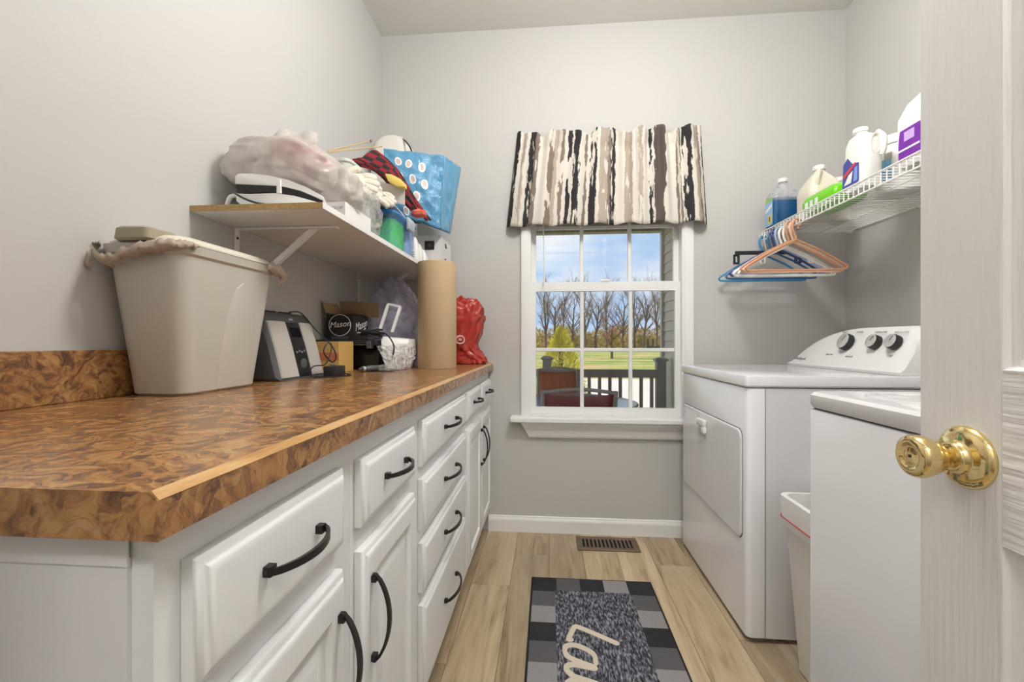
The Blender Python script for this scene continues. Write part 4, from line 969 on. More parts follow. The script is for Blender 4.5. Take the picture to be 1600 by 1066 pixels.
# white case at the wall, with its cord, and two thin sticks
t = thing('appliance_cover', (-.815, 2.28, LZ), 'tall white plastic appliance cover with a rounded top against the wall', 'case')
rg = [rrect(-.815, 2.285, a * .88, b * .70, .05, LZ + z * 1.53, 6) for a, b, z in ((.118, .150, .0005), (.120, .152, .01), (.118, .150, .33), (.114, .145, .40), (.100, .130, .44), (.070, .10, .462), (.03, .05, .468))]
obj('shell', loft(NB(), rg), M_('off_white_shell', (.78, .75, .69), .4), t, True)
obj('cord', tube(NB(), smooth_path([at(622, 214.5, 2.30), at(630, 218, 2.22), at(638, 226, 2.175), at(643, 236, 2.17), at(644, 250, 2.17)], 5), .004, 6), BLACK, t, True)
STK = M_('pale_bamboo', (.55, .40, .18), .5)
for a, b, lb in ((at(512, 236, 1.62), at(579, 220.5, 1.80), 'thin bamboo stick with a dark tip poking out above the white bag'), (at(512, 238, 1.60), at(597, 229, 1.80), 'thin bamboo stick lying just below the dark-tipped one')):
    t = thing('bamboo_stick', a, lb, 'stick')
    obj('shaft', tube(NB(), [a, b], .0028, 6), STK, t, True)
    if 'tip poking' in lb: obj('tip', lathe(NB(), [(.001, -.005), (.0045, -.002), (.0045, .002), (.001, .005)], b, 8), BLACKM, t, True)
t = thing('clear_tub', (-.80, 1.68, LZ), 'pale translucent plastic tub between the white bag and the appliance cover', 'tub')
obj('body', loft(NB(), [rrect(-.828, 1.69, a, b, .03, LZ + z) for a, b, z in ((.080, .10, .0005), (.096, .122, .305), (.100, .126, .310), (.100, .126, .320), (.03, .05, .323))]), M_('pale_grey_green_plastic', (.60, .62, .57), .35), t, True)

# blue bag with white dots
def dots_mat():
    m = bpy.data.materials.new('blue_dotted_bag'); m.use_nodes = True; nt = m.node_tree; b = nt.nodes['Principled BSDF']; L = nt.links.new
    uv = nt.nodes.new('ShaderNodeUVMap'); uv.uv_map = 'UVMap'; prev = None
    for (u, v) in ((.24, .18), (.42, .20), (.64, .22), (.29, .42), (.50, .44), (.70, .46), (.56, .66), (.62, .87), (.30, .66), (.36, .90), (.12, .40)):
        d = nt.nodes.new('ShaderNodeVectorMath'); d.operation = 'SUBTRACT'; d.inputs[1].default_value = (u, v, 0); L(uv.outputs['UV'], d.inputs[0])
        s = nt.nodes.new('ShaderNodeVectorMath'); s.operation = 'MULTIPLY'; s.inputs[1].default_value = (1.15, 1, 0); L(d.outputs[0], s.inputs[0])
        ln = nt.nodes.new('ShaderNodeVectorMath'); ln.operation = 'LENGTH'; L(s.outputs[0], ln.inputs[0])
        if prev is None: prev = ln.outputs['Value']
        else:
            mn = nt.nodes.new('ShaderNodeMath'); mn.operation = 'MINIMUM'; L(prev, mn.inputs[0]); L(ln.outputs['Value'], mn.inputs[1]); prev = mn.outputs[0]
    r = ramp(nt, [(0, (.60, .50, .47)), (.045, (.62, .52, .48)), (.052, (.85, .84, .82)), (.066, (.85, .84, .82)), (.070, (.10, .30, .50))]); L(prev, r.inputs['Fac'])
    L(r.outputs['Color'], b.inputs['Base Color']); b.inputs['Roughness'].default_value = .28
    n = nt.nodes.new('ShaderNodeTexNoise'); n.inputs['Scale'].default_value = 26; n.inputs['Detail'].default_value = 5; n.inputs['Distortion'].default_value = 1.2; tc = nt.nodes.new('ShaderNodeTexCoord'); L(tc.outputs['Object'], n.inputs['Vector'])
    bp = nt.nodes.new('ShaderNodeBump'); bp.inputs['Strength'].default_value = .6; bp.inputs['Distance'].default_value = .012; L(n.outputs['Fac'], bp.inputs['Height']); L(bp.outputs['Normal'], b.inputs['Normal'])
    return m
DOT = dots_mat()
t = thing('dotted_bag', (-.60, 2.0, LZ + .19), 'shiny blue reusable bag with large white dots hanging over the shelf edge', 'bag')
A, B, C_, D2 = at(599, 232, 1.97), at(694, 244, 2.03), at(688, 358, 2.03), at(606, 330, 1.96)
E_, F_ = at(720, 262, 2.20), at(703, 365, 2.20)
wr = lambda s: (lambda u, v: (.004 * noise.noise(Vector((u * 5, v * 7, s))), -.022 * sin(pi * u) * sin(pi * v) + .010 * noise.noise(Vector((u * 6, v * 9, s + 3))), .008 * noise.noise(Vector((u * 5, v * 3, s + 7)))))
sheet('front_panel', (A, B, C_, D2), 34, 34, wr(1), DOT, t, .002)
BLU = M_('blue_bag_film', (.13, .36, .56), .28, var=.15, vscale=20, bump=.7, bscale=30)
sheet('side_gusset', (B, E_, F_, C_), 14, 34, lambda u, v: (.010 * noise.noise(Vector((u * 4, v * 8, 5))) * sin(pi * u), .008 * noise.noise(Vector((u * 4, v * 6, 9))) * sin(pi * u), 0), BLU, t, .002)
sheet('back_panel', (at(612, 236, 2.15), E_, F_, at(616, 330, 2.14)), 16, 16, lambda u, v: (0, .008 * noise.noise(Vector((u * 5, v * 6, 8))), 0), BLU, t, .002)
sheet('base', (D2, C_, F_, at(616, 330, 2.14)), 12, 8, lambda u, v: (0, 0, .004 * noise.noise(Vector((u * 5, v * 6, 4)))), BLU, t, .002)
obj('stuffing', blob((-.60, 2.08, 1.70), (.10, .055, .09), .1, 41, 2, .7, 24, 14), M_('dark_stuffing', (.10, .12, .16), .9), t, 'all')

# ------------------------------------------------------------------ kitchen bin on the counter
t = thing('wastebasket', (-.84, 1.0, ZT), 'beige rectangular lidded wastebasket standing on the counter', 'wastebasket')
def can(zf, grow=0.0):
    z = ZT + .0005 + zf * .318; k = zf
    x0 = -.905 - .020 * k - grow; x1 = -.775 + .027 * k + grow; y0 = .880 - .043 * k - grow; y1 = 1.118 + .047 * k + grow
    return rrect((x0 + x1) / 2, (y0 + y1) / 2, (x1 - x0) / 2, (y1 - y0) / 2, .030 + .006 * k, z, 6)
obj('body', loft(NB(), [can(-.0, -.004), can(.015), can(.5), can(.93), can(.945, .005), can(1.0, .006), can(1.005, .001), can(.98, -.004)]), BIN, t, True)
# the moulded arch on the long face
bm = NB(); rg = []
for i in range(17):
    zf = .02 + .80 * i / 16; w = .062 * (1 - (i / 16) ** 2.2) ** .5 + .002; z = ZT + .318 * zf; x = -.775 + .027 * zf
    rg.append([Vector((x - .001, 1.035 - w, z)), Vector((x + .0022, 1.035 - w + .012 * w / .06, z)), Vector((x + .0022, 1.035 + w - .012 * w / .06, z)), Vector((x - .001, 1.035 + w, z))])
loft(bm, rg); obj('moulded_arch', bm, BIN, t, True)
lz = ZT + .3215
lr = lambda g, z: rrect(-.8365, 1.0025, .089 - g, .163 - g, .036, z, 6)
obj('lid', loft(NB(), [lr(0, lz), lr(.000, lz + .004), lr(.008, lz + .012), lr(.022, lz + .019), lr(.05, lz + .023)]), BINLID, t, True)
obj('lid_latch', loft(NB(), [rrect(-.842, .862, .036, .036, .012, lz + .001), rrect(-.842, .862, .040, .040, .012, lz + .006), rrect(-.842, .862, .038, .038, .012, lz + .026), rrect(-.842, .862, .034, .034, .012, lz + .030)]), OLIVE, t, True)
def tuft(name, pts, r, sd):
    bm = NB(); P = smooth_path(pts, 14); rg = []; n = len(P)
    for i, p in enumerate(P):
        q = i / (n - 1); row = []
        t_ = (P[min(i + 1, n - 1)] - P[max(i - 1, 0)]).normalized(); out = Vector((t_.y, -t_.x, 0)); out = out.normalized() if out.length > .2 else Vector((.3, -1, 0))
        fade = .35 + .65 * sin(pi * min(1, max(0, q)))
        for k in range(7):
            v = k / 6; f = 1.3 * noise.noise(Vector((i * .33, v * 1.5, sd))) + .9 * noise.noise(Vector((i * .8, v * 3, sd + 4)))
            row.append(p + out * (.003 + .012 * sin(pi * v) * fade + .008 * f * v) + Vector((0, 0, r * fade * (.8 - 2.4 * v) + .006 * f)))
        rg.append(row)
    loft(bm, rg, False, False, False); o = obj(name, bm, LINERB, t, 'all'); o.modifiers.new('thickness', 'SOLIDIFY').thickness = .0012; return o
tuft('liner_tuft', [(-.925, .832, ZT + .300), (-.89, .825, ZT + .285), (-.84, .822, ZT + .298), (-.79, .826, ZT + .312), (-.752, .845, ZT + .318), (-.742, .875, ZT + .318)], .011, 2)
tuft('liner_tuft', [(-.922, .835, ZT + .318), (-.93, .83, ZT + .31), (-.925, .822, ZT + .27)], .010, 5)
tuft('liner_tuft', [(-.745, 1.11, ZT + .318), (-.738, 1.150, ZT + .315), (-.742, 1.168, ZT + .300), (-.745, 1.170, ZT + .272)], .015, 7)

# ------------------------------------------------------------------ docking radio
t = thing('docking_radio', (-.83, 1.345, ZT), 'dark grey docking radio with silver speaker cloth panels on the counter', 'radio')
ry0, ry1 = 1.215, 1.478; rz = ZT + .0005
def rad_ring(y, g=0):
    prof = [(-.775 - g, 0 + g), (-.778 - g, .012), (-.800 - g, .10), (-.822 - g, .17), (-.832 - g, .196 - g), (-.845, .206 - g), (-.870, .208 - g), (-.890, .200 - g), (-.905 + g, .15), (-.908 + g, .05), (-.905 + g, 0 + g)]
    return [Vector((x, y, rz + z)) for x, z in prof]
obj('case', loft(NB(), [rad_ring(ry0, .010), rad_ring(ry0 + .006, .002), rad_ring(ry0 + .016), rad_ring(ry1 - .016), rad_ring(ry1 - .006, .002), rad_ring(ry1, .010)]), DKGREY, t, True)
def fx(z): 
    pr = [(0, -.775), (.012, -.778), (.10, -.800), (.17, -.822), (.196, -.832)]
    for (a, x0), (b, x1) in zip(pr, pr[1:]):
        if z <= b: return x0 + (x1 - x0) * (z - a) / (b - a)
    return pr[-1][1]
def face(y0, y1, z0, z1, m, name, par, e=.002, top=0.0):
    bm = NB(); rg = []
    for i in range(9):
        z = z0 + (z1 - z0) * i / 8; s = top * (i / 8)
        x = fx(z); rg.append([Vector((x - .002, y0 - s, rz + z)), Vector((x + e, y0 + .003 - s, rz + z)), Vector((x + e, y1 - .003 - s, rz + z)), Vector((x - .002, y1 - s, rz + z))])
    loft(bm, rg); return obj(name, bm, m, par, True)
face(1.228, 1.318, .008, .178, SPK, 'speaker_cloth', t, .004); face(1.396, 1.466, .008, .178, SPK, 'speaker_cloth', t, .004)
cp = face(1.320, 1.394, .006, .176, BLACK, 'control_panel', t, .0015)
face(1.326, 1.388, .130, .160, M_('dark_display', (.004, .005, .012), .08), 'display', t, .0030)
obj('dial', lathe(NB(), [(.017, 0), (.017, .003), (.013, .0045)], (fx(.045) + .001, 1.357, rz + .045), 24, Matrix.Rotation(pi / 2, 3, 'Y')), DKGREY, t, True)
for k in range(4): obj('button', lathe(NB(), [(.0042, 0), (.0036, .002)], (fx(.082) + .0012, 1.336 + k * .014, rz + .082 + .004 * (k % 2)), 10, Matrix.Rotation(pi / 2, 3, 'Y')), GREYTXT, t, True)
for k in range(9):
    yb = 1.262 + k * .0155 + (.02 if k > 4 else 0); obj('button', bbox(-.872, -.856, yb - .0055, yb + .0055, rz + .2078, rz + .2115, .0015), BLACK, t)
text('lettering', 'teck', .013, frame_m((fx(.187) + .001, 1.357, rz + .187), (0, 1, 0), (-.35, 0, 1)), WPR, t)
obj('side_cloth', prism(NB(), [Vector((x, ry0 + .0015, rz + z)) for x, z in ((-.80, .018), (-.845, .165), (-.885, .165), (-.893, .018))], (0, .008, 0)), SPK, t)

# ------------------------------------------------------------------ things piled beyond the radio
# orange carton
t = thing('orange_carton', (-.80, 1.64, ZT), 'orange and yellow carton on the counter behind the radio', 'box')
ORG = M_('yellow_orange_card', (.66, .42, .13), .6, var=.12)
obj('carton', bbox(-.885, -.775, 1.58, 1.70, ZT + .0005, ZT + .116, .001, 1), ORG, t)
obj('red_stripe', box(NB(), -.884, -.776, 1.5788, 1.5798, ZT + .045, ZT + .075), M_('orange_red_card', (.60, .20, .10), .6), t)
obj('printed_mark', box(NB(), -.81, -.79, 1.5788, 1.5798, ZT + .022, ZT + .032), GREYTXT, t)
# black printer with flat tray top
t = thing('black_printer', (-.75, 1.86, ZT), 'glossy black printer with a tray top buried among cables and bags', 'printer')
px0, px1, py0, py1 = -.870, -.692, 1.75, 1.92
prf = [(py0 + .02, 0), (py0 + .002, .02), (py0, .05), (py0 + .012, .085), (py0 + .03, .10), (py1, .10), (py1, 0)]
obj('body', loft(NB(), [[Vector((x, y, ZT + .0005 + z)) for y, z in prf] for x in (px0, px0 + .004, px1 - .03, px1)]), BLACK, t, True)
obj('tray_top', bbox(px0 - .075, px1 + .005, py0 - .045, py1, ZT + .105, ZT + .122, .003), BLACKM, t)
obj('hinge', bbox(px1 - .03, px1 - .012, py0 - .052, py0 - .02, ZT + .088, ZT + .118, .002), DKGREY, t)
for k, (a, b) in enumerate(((-.845, .070), (-.830, .075), (-.836, .058), (-.815, .066))): obj('button', lathe(NB(), [(.004, 0), (.003, .002)], (a, py0 + .001 + .002, ZT + b), 8, Matrix.Rotation(pi / 2, 3, 'X')), GREYTXT, t)
obj('paper_edge', bbox(px0, px1 - .05, py0 - .028, py0 + .05, ZT + .1012, ZT + .1042, .0005, 1), WHITEP, t)
# black lettered box with open kraft flap
t = thing('lettered_box', (-.80, 1.80, ZT + .123), 'small black box with white script lettering and an open brown flap', 'box')
mz = ZT + .1225; mx0, mx1, my0, my1 = -.905, -.790, 1.735, 1.880
bm = NB(); w_ = .003; mt = mz + .105
BXB = M_('black_card', (.018, .017, .017), .6)
box(bm, mx0, mx1, my0, my0 + w_, mz, mt); box(bm, mx0, mx1, my1 - w_, my1, mz, mt); box(bm, mx0, mx0 + w_, my0 + w_, my1 - w_, mz, mt); box(bm, mx1 - w_, mx1, my0 + w_, my1 - w_, mz, mt); box(bm, mx0 + w_, mx1 - w_, my0 + w_, my1 - w_, mz, mz + w_)
obj('carton', bm, BXB, t)
text('lettering', 'Mason', .034, frame_m((mx0 + .0575, my0 - .0008, mz + .063), (1, 0, .10), (0, 0, 1)), WPR, t, shear=.3)
bm = tube(NB(), [Vector((mx0 + .0575 + .046 * cos(a), my0 - .001, mz + .060 + .043 * sin(a))) for a in [2 * pi * i / 28 for i in range(28)]], .0013, 5, True); obj('emblem_ring', bm, WPR, t)
for k in range(2): obj('printed_line', box(NB(), mx0 + .022, mx1 - .022, my0 - .0008, my0 - .0002, mz + .005 + k * .006, mz + .0065 + k * .006), GREYTXT, t)
text('lettering', 'Mason', .046, frame_m((mx1 + .0008, (my0 + my1) / 2, mz + .062), (0, 1, .22), (0, 0, 1)), WPR, t, shear=.3)
obj('lettering_swash', tube(NB(), smooth_path([(mx1 + .001, my0 + .03, mz + .030), (mx1 + .001, my0 + .075, mz + .033), (mx1 + .001, my0 + .115, mz + .052)], 5), .002, 5), WPR, t)
def flap(p, q, d, m, hole=False):
    p, q, d = Vector(p), Vector(q), Vector(d); nn = (q - p).cross(d).normalized() * .003
    o = obj('flap', prism(NB(), [p, q, q + d, p + d], nn), m, t)
    if hole:
        c = p.lerp(q, .55) + d * .45; e = (q - p).normalized(); f = d.normalized()
        pts = [c + e * a + f * b for a, b in ((-.018, -.006), (-.010, -.006), (-.010, -.014), (.012, -.014), (.012, -.006), (.020, -.006), (.020, .008), (.006, .010), (.006, .016), (-.006, .016), (-.006, .010), (-.018, .008))]
        obj('die_cut', prism(NB(), pts, nn * -.1), SEAM, o); bmx = prism(NB(), [v - nn * .05 for v in pts], nn * -.1); bmx.free()
    return o
flap((mx0 - .004, my1 - .01, mt), (mx1 + .055, my1 - .01, mt - .006), (.012, -.035, .062), KRAFTD, True)
flap((mx0 - .004, my0, mt + .004), (mx0 - .004, my1 - .012, mt + .004), (-.014, .0, .046), KRAFTD)
# coil of black cable on the printer
t = thing('cable_coil', (-.72, 1.76, ZT + .123), 'coil of black cable heaped on the printer tray', 'cable')
bm = NB(); random.seed(9); P = []
for i in range(90):
    a = i * .42; r = .036 + .008 * sin(i * .7); P.append(Vector((-.715 + r * 1.1 * cos(a) + .004 * sin(i), 1.735 + r * .7 * sin(a), ZT + .1265 + .014 * (1 + sin(i * .37)) + .018 * (i / 90) * (1 + sin(a)))))
tube(bm, P, .0034, 6); obj('loops', bm, BLACKM, t, True)
obj('tail', tube(NB(), smooth_path([(-.690, 1.74, ZT + .150), (-.640, 1.70, ZT + .145), (-.610, 1.70, ZT + .10), (-.615, 1.695, ZT + .05), (-.628, 1.69, ZT + .025), (-.66, 1.68, ZT + .0055), (-.70, 1.665, ZT + .004)], 6), .003, 6), BLACKM, t, True)
# white scanner-like device with a frame stand, in clear film
t = thing('white_device', (-.63, 1.80, ZT), 'white flat device with an upright open frame handle standing by the tube', 'device')
wz_ = ZT + .108
bm = prism(NB(), [Vector((-.660, 1.735, ZT + .0005)), Vector((-.590, 1.76, ZT + .0005)), Vector((-.578, 1.78, ZT + .09)), Vector((-.578, 1.79, ZT + .125)), Vector((-.685, 1.76, ZT + .137)), Vector((-.680, 1.745, ZT + .115))], (0, .11, 0))
obj('body', bev(bm, .006, 3), WHITEP, t, True)
a, b, c, d = at(592, 518, 1.80), at(606, 475, 1.84), at(625, 479, 1.84), at(612, 519, 1.80)
def bar4(p, q, w, th):
    p, q = Vector(p), Vector(q); dn = (q - p).normalized(); s = Vector((0, 1, 0)).cross(dn).normalized() * w; f = Vector((0, th, 0))
    return loft(NB(), [[m_ + s, m_ + s + f, m_ - s + f, m_ - s] for m_ in (p, q)])
for p, q in ((a, b), (b, c), (c, d)): obj('frame_bar', bar4(p, q, .005, .012), WHITEP, t)
t = thing('clear_film_bag', (-.60, 1.71, ZT), 'crumpled clear plastic film hanging over the front of the white device', 'bag')
cr = lambda sd, amp: (lambda u, v: (amp * .5 * noise.noise(Vector((u * 5, v * 4, sd))), -amp * (1 - 2 * abs(noise.noise(Vector((u * 4, v * 3, sd + 2))))) - amp * .5 * (1 - 2 * abs(noise.noise(Vector((u * 9, v * 7, sd + 5))))), amp * .4 * noise.noise(Vector((u * 6, v * 5, sd + 8)))))
sheet_args = ((at(592, 541, 1.715), at(648, 536, 1.755), at(640, 575, 1.700), at(608, 578.5, 1.672)), 40, 40, cr(2, .016))
sheet('bag_film', *sheet_args, BAGC, t, .0008)
sheet('bag_film', (at(628, 545, 1.70), at(652, 545, 1.735), at(650, 562, 1.70), at(634, 574, 1.665)), 24, 24, cr(7, .014), BAGC, t, .0008)
obj('gathered_end', blob((-.628, 1.672, ZT + .012), (.032, .016, .012), .3, 22, 2.2, .85, 32, 20, flat=ZT + .001, ridge=.2), BAGC, t, 'all')
# lilac bag hanging in folds behind
t = thing('lilac_bag', (-.725, 2.03, ZT), 'tall translucent lilac plastic bag crumpled under the shelf', 'bag')
bm = blob((-.725, 2.03, ZT + .190), (.145, .068, .195), .12, 17, 2.0, .72, 80, 60, flat=ZT + .001, ridge=.14)
for v in bm.verts:
    q = (v.co.z - ZT) / .36; 
    if q > .55: v.co.x = -.73 + (v.co.x + .73) * (1 - (q - .55) * 1.0); v.co.y = 2.03 + (v.co.y - 2.03) * (1 - (q - .55) * .8)
obj('bag_film', bm, BAGP, t, 'all')
obj('contents', blob((-.705, 2.035, ZT + .15), (.09, .045, .12), .2, 18, 2, .7, 26, 16, flat=ZT + .003), M_('mixed_lilac_contents', (.52, .46, .58), .7, var=.5, vscale=14), t, 'all')
# red shopping bag
t = thing('red_bag', (-.46, 2.25, ZT), 'crumpled red plastic shopping bag with a white ring mark behind the tube', 'bag')
bm = blob((-.475, 2.27, ZT + .155), (.118, .078, .160), .10, 25, 2.2, .48, 90, 66, flat=ZT + .001, ridge=.12)
for v in bm.verts:
    q = (v.co.z - ZT) / .33
    if v.co.x > -.43: v.co.x += .035 * max(0, .22 - q) / .22 + .020 * max(0, q - .6) - .028 * math.exp(-((q - .32) / .14) ** 2)
obj('bag_film', bm, BAGR, t, 'all')
pc = at(719, 531, 2.155); 
for r_, nm, w_ in ((.019, 'printed_ring', .0042), (.0035, 'printed_dot', .004)):
    obj(nm, tube(NB(), [pc + Vector((r_ * cos(q), .012 * cos(q), r_ * sin(q))) for q in [2 * pi * i / 24 for i in range(24)]], w_, 6, True), M_('pinkish_print', (.75, .45, .42), .4), t, True)
# kraft paper roll tube
t = thing('paper_roll', (-.488, 1.905, ZT), 'tall brown kraft paper roll standing on end on the counter', 'paper roll')
obj('roll', lathe(NB(), [(.083, ZT + .0005), (.084, ZT + .002), (.084, ZT + .458), (.0825, ZT + .460), (.024, ZT + .460), (.022, ZT + .452)], (-.488, 1.905, 0), 56), KRAFT, t, True)
obj('core', lathe(NB(), [(.0235, ZT + .40), (.0235, ZT + .4605), (.0200, ZT + .4605), (.0195, ZT + .41)], (-.488, 1.905, 0), 24), KRAFTD, t, True)
# power adapter and its cable
t = thing('power_adapter', (-.735, 1.425, ZT), 'black power adapter brick with a looped cord in front of the radio', 'adapter')
obj('brick', bev(box(NB(), -.745, -.700, 1.405, 1.475, ZT + .0005, ZT + .034), .004), BLACKM, t, True)
obj('cord', tube(NB(), smooth_path([(-.722, 1.405, ZT + .012), (-.715, 1.36, ZT + .004), (-.735, 1.325, ZT + .004), (-.755, 1.345, ZT + .02), (-.762, 1.38, ZT + .036), (-.75, 1.43, ZT + .040), (-.752, 1.47, ZT + .075), (-.757, 1.485, ZT + .105), (-.76, 1.462, ZT + .110), (-.766, 1.45, ZT + .08), (-.752, 1.478, ZT + .045), (-.745, 1.495, ZT + .060), (-.756, 1.488, ZT + .10), (-.80, 1.455, ZT + .16), (-.835, 1.43, ZT + .212), (-.86, 1.40, ZT + .214)], 6), .0022, 6), BLACK, t, True)
obj('output_cord', tube(NB(), smooth_path([(-.720, 1.475, ZT + .012), (-.700, 1.485, ZT + .004), (-.672, 1.455, ZT + .003), (-.678, 1.395, ZT + .003), (-.705, 1.365, ZT + .003), (-.745, 1.365, ZT + .003), (-.765, 1.385, ZT + .003)], 6), .0022, 6), BLACK, t, True)
# car charger plug
t = thing('car_charger', (-.68, 1.66, ZT), 'grey car charger plug lying on the counter before the printer', 'charger')
c0, c1 = Vector((-.705, 1.615, ZT + .0125)), Vector((-.655, 1.685, ZT + .0145)); dv = (c1 - c0).normalized(); Rm = Vector((0, 0, 1)).rotation_difference(dv).to_matrix()
obj('plug', lathe(NB(), [(.003, -.012), (.0045, -.008), (.0045, 0), (.009, .001), (.0095, .022), (.0115, .026), (.012, .05), (.010, .075), (.005, .088)], c0, 16, Rm), DKGREY, t, True)
obj('contact', lathe(NB(), [(.0098, .006), (.0100, .014)], c0, 16, Rm), SILVER, t, True)
obj('cord', tube(NB(), smooth_path([c1, c1 + Vector((.03, .02, -.006)), c1 + Vector((.055, -.02, -.0118)), c1 + Vector((.02, -.045, -.0118)), c1 + Vector((-.05, -.03, -.0118)), c1 + Vector((-.085, .03, -.0118))], 6), .0021, 6), BLACK, t, True)

# ------------------------------------------------------------------ outside: porch, garden, trees
GZ = -.60; DZ = -.22
GR = M_('spring_lawn', (.25, .30, .045), .95, var=.35, vscale=.35)
n_ = GR.node_tree; bN = n_.nodes['Principled BSDF']; tc_ = n_.nodes.new('ShaderNodeTexCoord'); mp_ = n_.nodes.new('ShaderNodeMapping'); mp_.inputs['Scale'].default_value = (.09, .22, 1)
nz_ = n_.nodes.new('ShaderNodeTexNoise'); nz_.inputs['Scale'].default_value = 1.6; nz_.inputs['Detail'].default_value = 8; nz_.inputs['Roughness'].default_value = .65
n_.links.new(tc_.outputs['Object'], mp_.inputs['Vector']); n_.links.new(mp_.outputs['Vector'], nz_.inputs['Vector'])
rp_ = ramp(n_, [(.40, (.14, .24, .03)), (.48, (.30, .34, .06)), (.54, (.44, .38, .13)), (.60, (.50, .33, .18))]); n_.links.new(nz_.outputs['Fac'], rp_.inputs['Fac']); n_.links.new(rp_.outputs['Color'], bN.inputs['Base Color'])
tag(obj('lawn', box(NB(), -90, 120, YB + .13, 150, GZ - .5, GZ), GR), 'wide spring lawn behind the house', 'lawn', kind='structure')
tag(obj('driveway', box(NB(), .9, 16, 7.6, 19, GZ, GZ + .03), M_('pale_concrete', (.68, .62, .55), .85, var=.12, vscale=.9)), 'pale concrete drive beyond the porch rail', 'driveway', kind='structure')
PG = M_('grey_porch_paint', (.31, .285, .27), .6)
tag(obj('porch_deck', box(NB(), -4.5, 1.52, YB + .13, 5.75, GZ, DZ), PG), 'grey porch deck outside the window', 'deck', kind='structure')
tag(obj('porch_ceiling', box(NB(), -4.6, 1.75, YB + .13, 6.15, 2.66, 2.76), M_('porch_soffit', (.34, .31, .22), .8)), 'tan porch ceiling outside the window', 'ceiling', kind='structure')
tag(obj('trim_2', box(NB(), -4.6, 1.50, 5.98, 6.12, 2.50, 2.655), M_('porch_header', (.36, .33, .25), .7)), 'tan porch header beam', 'beam', kind='structure')
# wing of the house with lap siding
wg = thing('wall_wing', (1.55, 4.2, GZ), 'grey lap siding wall beside the porch', 'wall', kind='structure')
obj('sheathing', box(NB(), 1.53, 1.70, YB + .13, 5.94, GZ, 2.65), PG, wg)
SID = M_('grey_vinyl_siding', (.62, .57, .53), .6)
s0 = None
for k in range(26):
    z = GZ + .02 + k * .125
    if s0 is None: s0 = obj('siding_course', prism(NB(), [Vector((1.529, YB + .14, z)), Vector((1.506, YB + .14, z)), Vector((1.524, YB + .14, z + .124)), Vector((1.529, YB + .14, z + .124))], (0, 3.40, 0)), SID, wg)
    else: part_copy(s0, wg, (0, 0, k * .125))
obj('corner_board', box(NB(), 1.48, 1.72, 5.95, 6.03, GZ, 2.65), M_('grey_corner_board', (.55, .51, .47), .6), wg)
# railing
rl = thing('porch_railing', (.6, 5.6, DZ), 'grey porch railing with square balusters and capped posts', 'railing')
for x0, hp in ((-.02, .80), (1.38, .785)):
    p = obj('post', box(NB(), x0 - .055, x0 + .055, 5.545, 5.655, DZ, hp), PG, rl)
    obj('post_cap', loft(NB(), [rrect(x0, 5.6, a, a, .004, z, 1) for a, z in ((.06, hp), (.078, hp + .015), (.078, hp + .03), (.055, hp + .045), (.02, hp + .055))]), PG, p)
for z0, z1 in ((.585, .685), (DZ + .08, DZ + .16)): obj('rail', box(NB(), .036, 1.324, 5.57, 5.63, z0, z1), PG, rl)
obj('rail', box(NB(), -4.4, -.076, 5.57, 5.63, .585, .685), PG, rl)
b0 = None
for k in range(10):
    if b0 is None: b0 = obj('baluster', box(NB(), .105, .143, 5.58, 5.62, DZ + .161, .584), PG, rl)
    else: part_copy(b0, rl, (k * .1275, 0, 0))
# patio table and chairs
t = thing('patio_table', (.15, 3.95, DZ), 'round glass-topped patio table on the porch', 'table')
obj('table_top', lathe(NB(), [(.60, .485), (.615, .495), (.61, .505), (.02, .506)], (.15, 3.95, 0), 40), M_('grey_patio_glass', (.26, .31, .38), .08), t, True)
obj('rim', tube(NB(), ring(.15, 3.95, .615, .494, 40), .012, 6, True), PG, t, True)
for a in range(4): obj('leg', tube(NB(), [(.15 + .45 * cos(a * pi / 2 + .8), 3.95 + .45 * sin(a * pi / 2 + .8), DZ), (.15 + .3 * cos(a * pi / 2 + .8), 3.95 + .3 * sin(a * pi / 2 + .8), .484)], .018, 8), PG, t, True)
def patio_chair(x, y, rot, sling, label, w=.50, hb=.90):
    t = thing('patio_chair', (x, y, DZ), label, 'chair', 'sling patio chairs round the table')
    M = Matrix.Translation((x, y, DZ)) @ Matrix.Rotation(rot, 4, 'Z'); T = lambda *p: M @ Vector(p)
    h = w / 2
    for s in (-1, 1):
        obj('frame_side', tube(NB(), smooth_path([T(s * h, -.30, 0), T(s * h, -.27, .38), T(s * h, .20, .34), T(s * h, .34, .62), T(s * h, .44, hb)], 4), .016, 8), PG, t, True)
        obj('leg', tube(NB(), [T(s * h, .30, 0), T(s * h, .17, .34)], .014, 8), PG, t, True)
        obj('arm', tube(NB(), smooth_path([T(s * h, -.27, .38), T(s * h, -.25, .58), T(s * h, .05, .60), T(s * h, .33, .60)], 4), .014, 8), PG, t, True)
    obj('top_bar', tube(NB(), smooth_path([T(-h, .44, hb - .01), T(-h * .3, .45, hb + .012), T(h * .3, .45, hb + .012), T(h, .44, hb - .01)], 4), .013, 8), PG, t, True)
    def patch(p0, p1, sag):
        return loft(NB(), [[T(-h + .016 + (w - .032) * i / 10, p0[0] + (p1[0] - p0[0]) * j / 8 - sag * sin(pi * i / 10) * .5, p0[1] + (p1[1] - p0[1]) * j / 8 - sag * sin(pi * i / 10)) for i in range(11)] for j in range(9)], False, False, False)
    for nm, p0, p1 in (('seat_sling', (-.26, .37), (.20, .345)), ('back_sling', (.21, .36), (.435, hb - .02))):
        o = obj(nm, patch(p0, p1, .015), sling, t, 'all'); o.modifiers.new('thickness', 'SOLIDIFY').thickness = .004
    return t
MAR = M_('maroon_sling', (.20, .018, .022), .55, var=.3, vscale=6); ORS = M_('rust_orange_sling', (.42, .09, .02), .6, var=.5, vscale=9, stretch=(4, 1, 1))
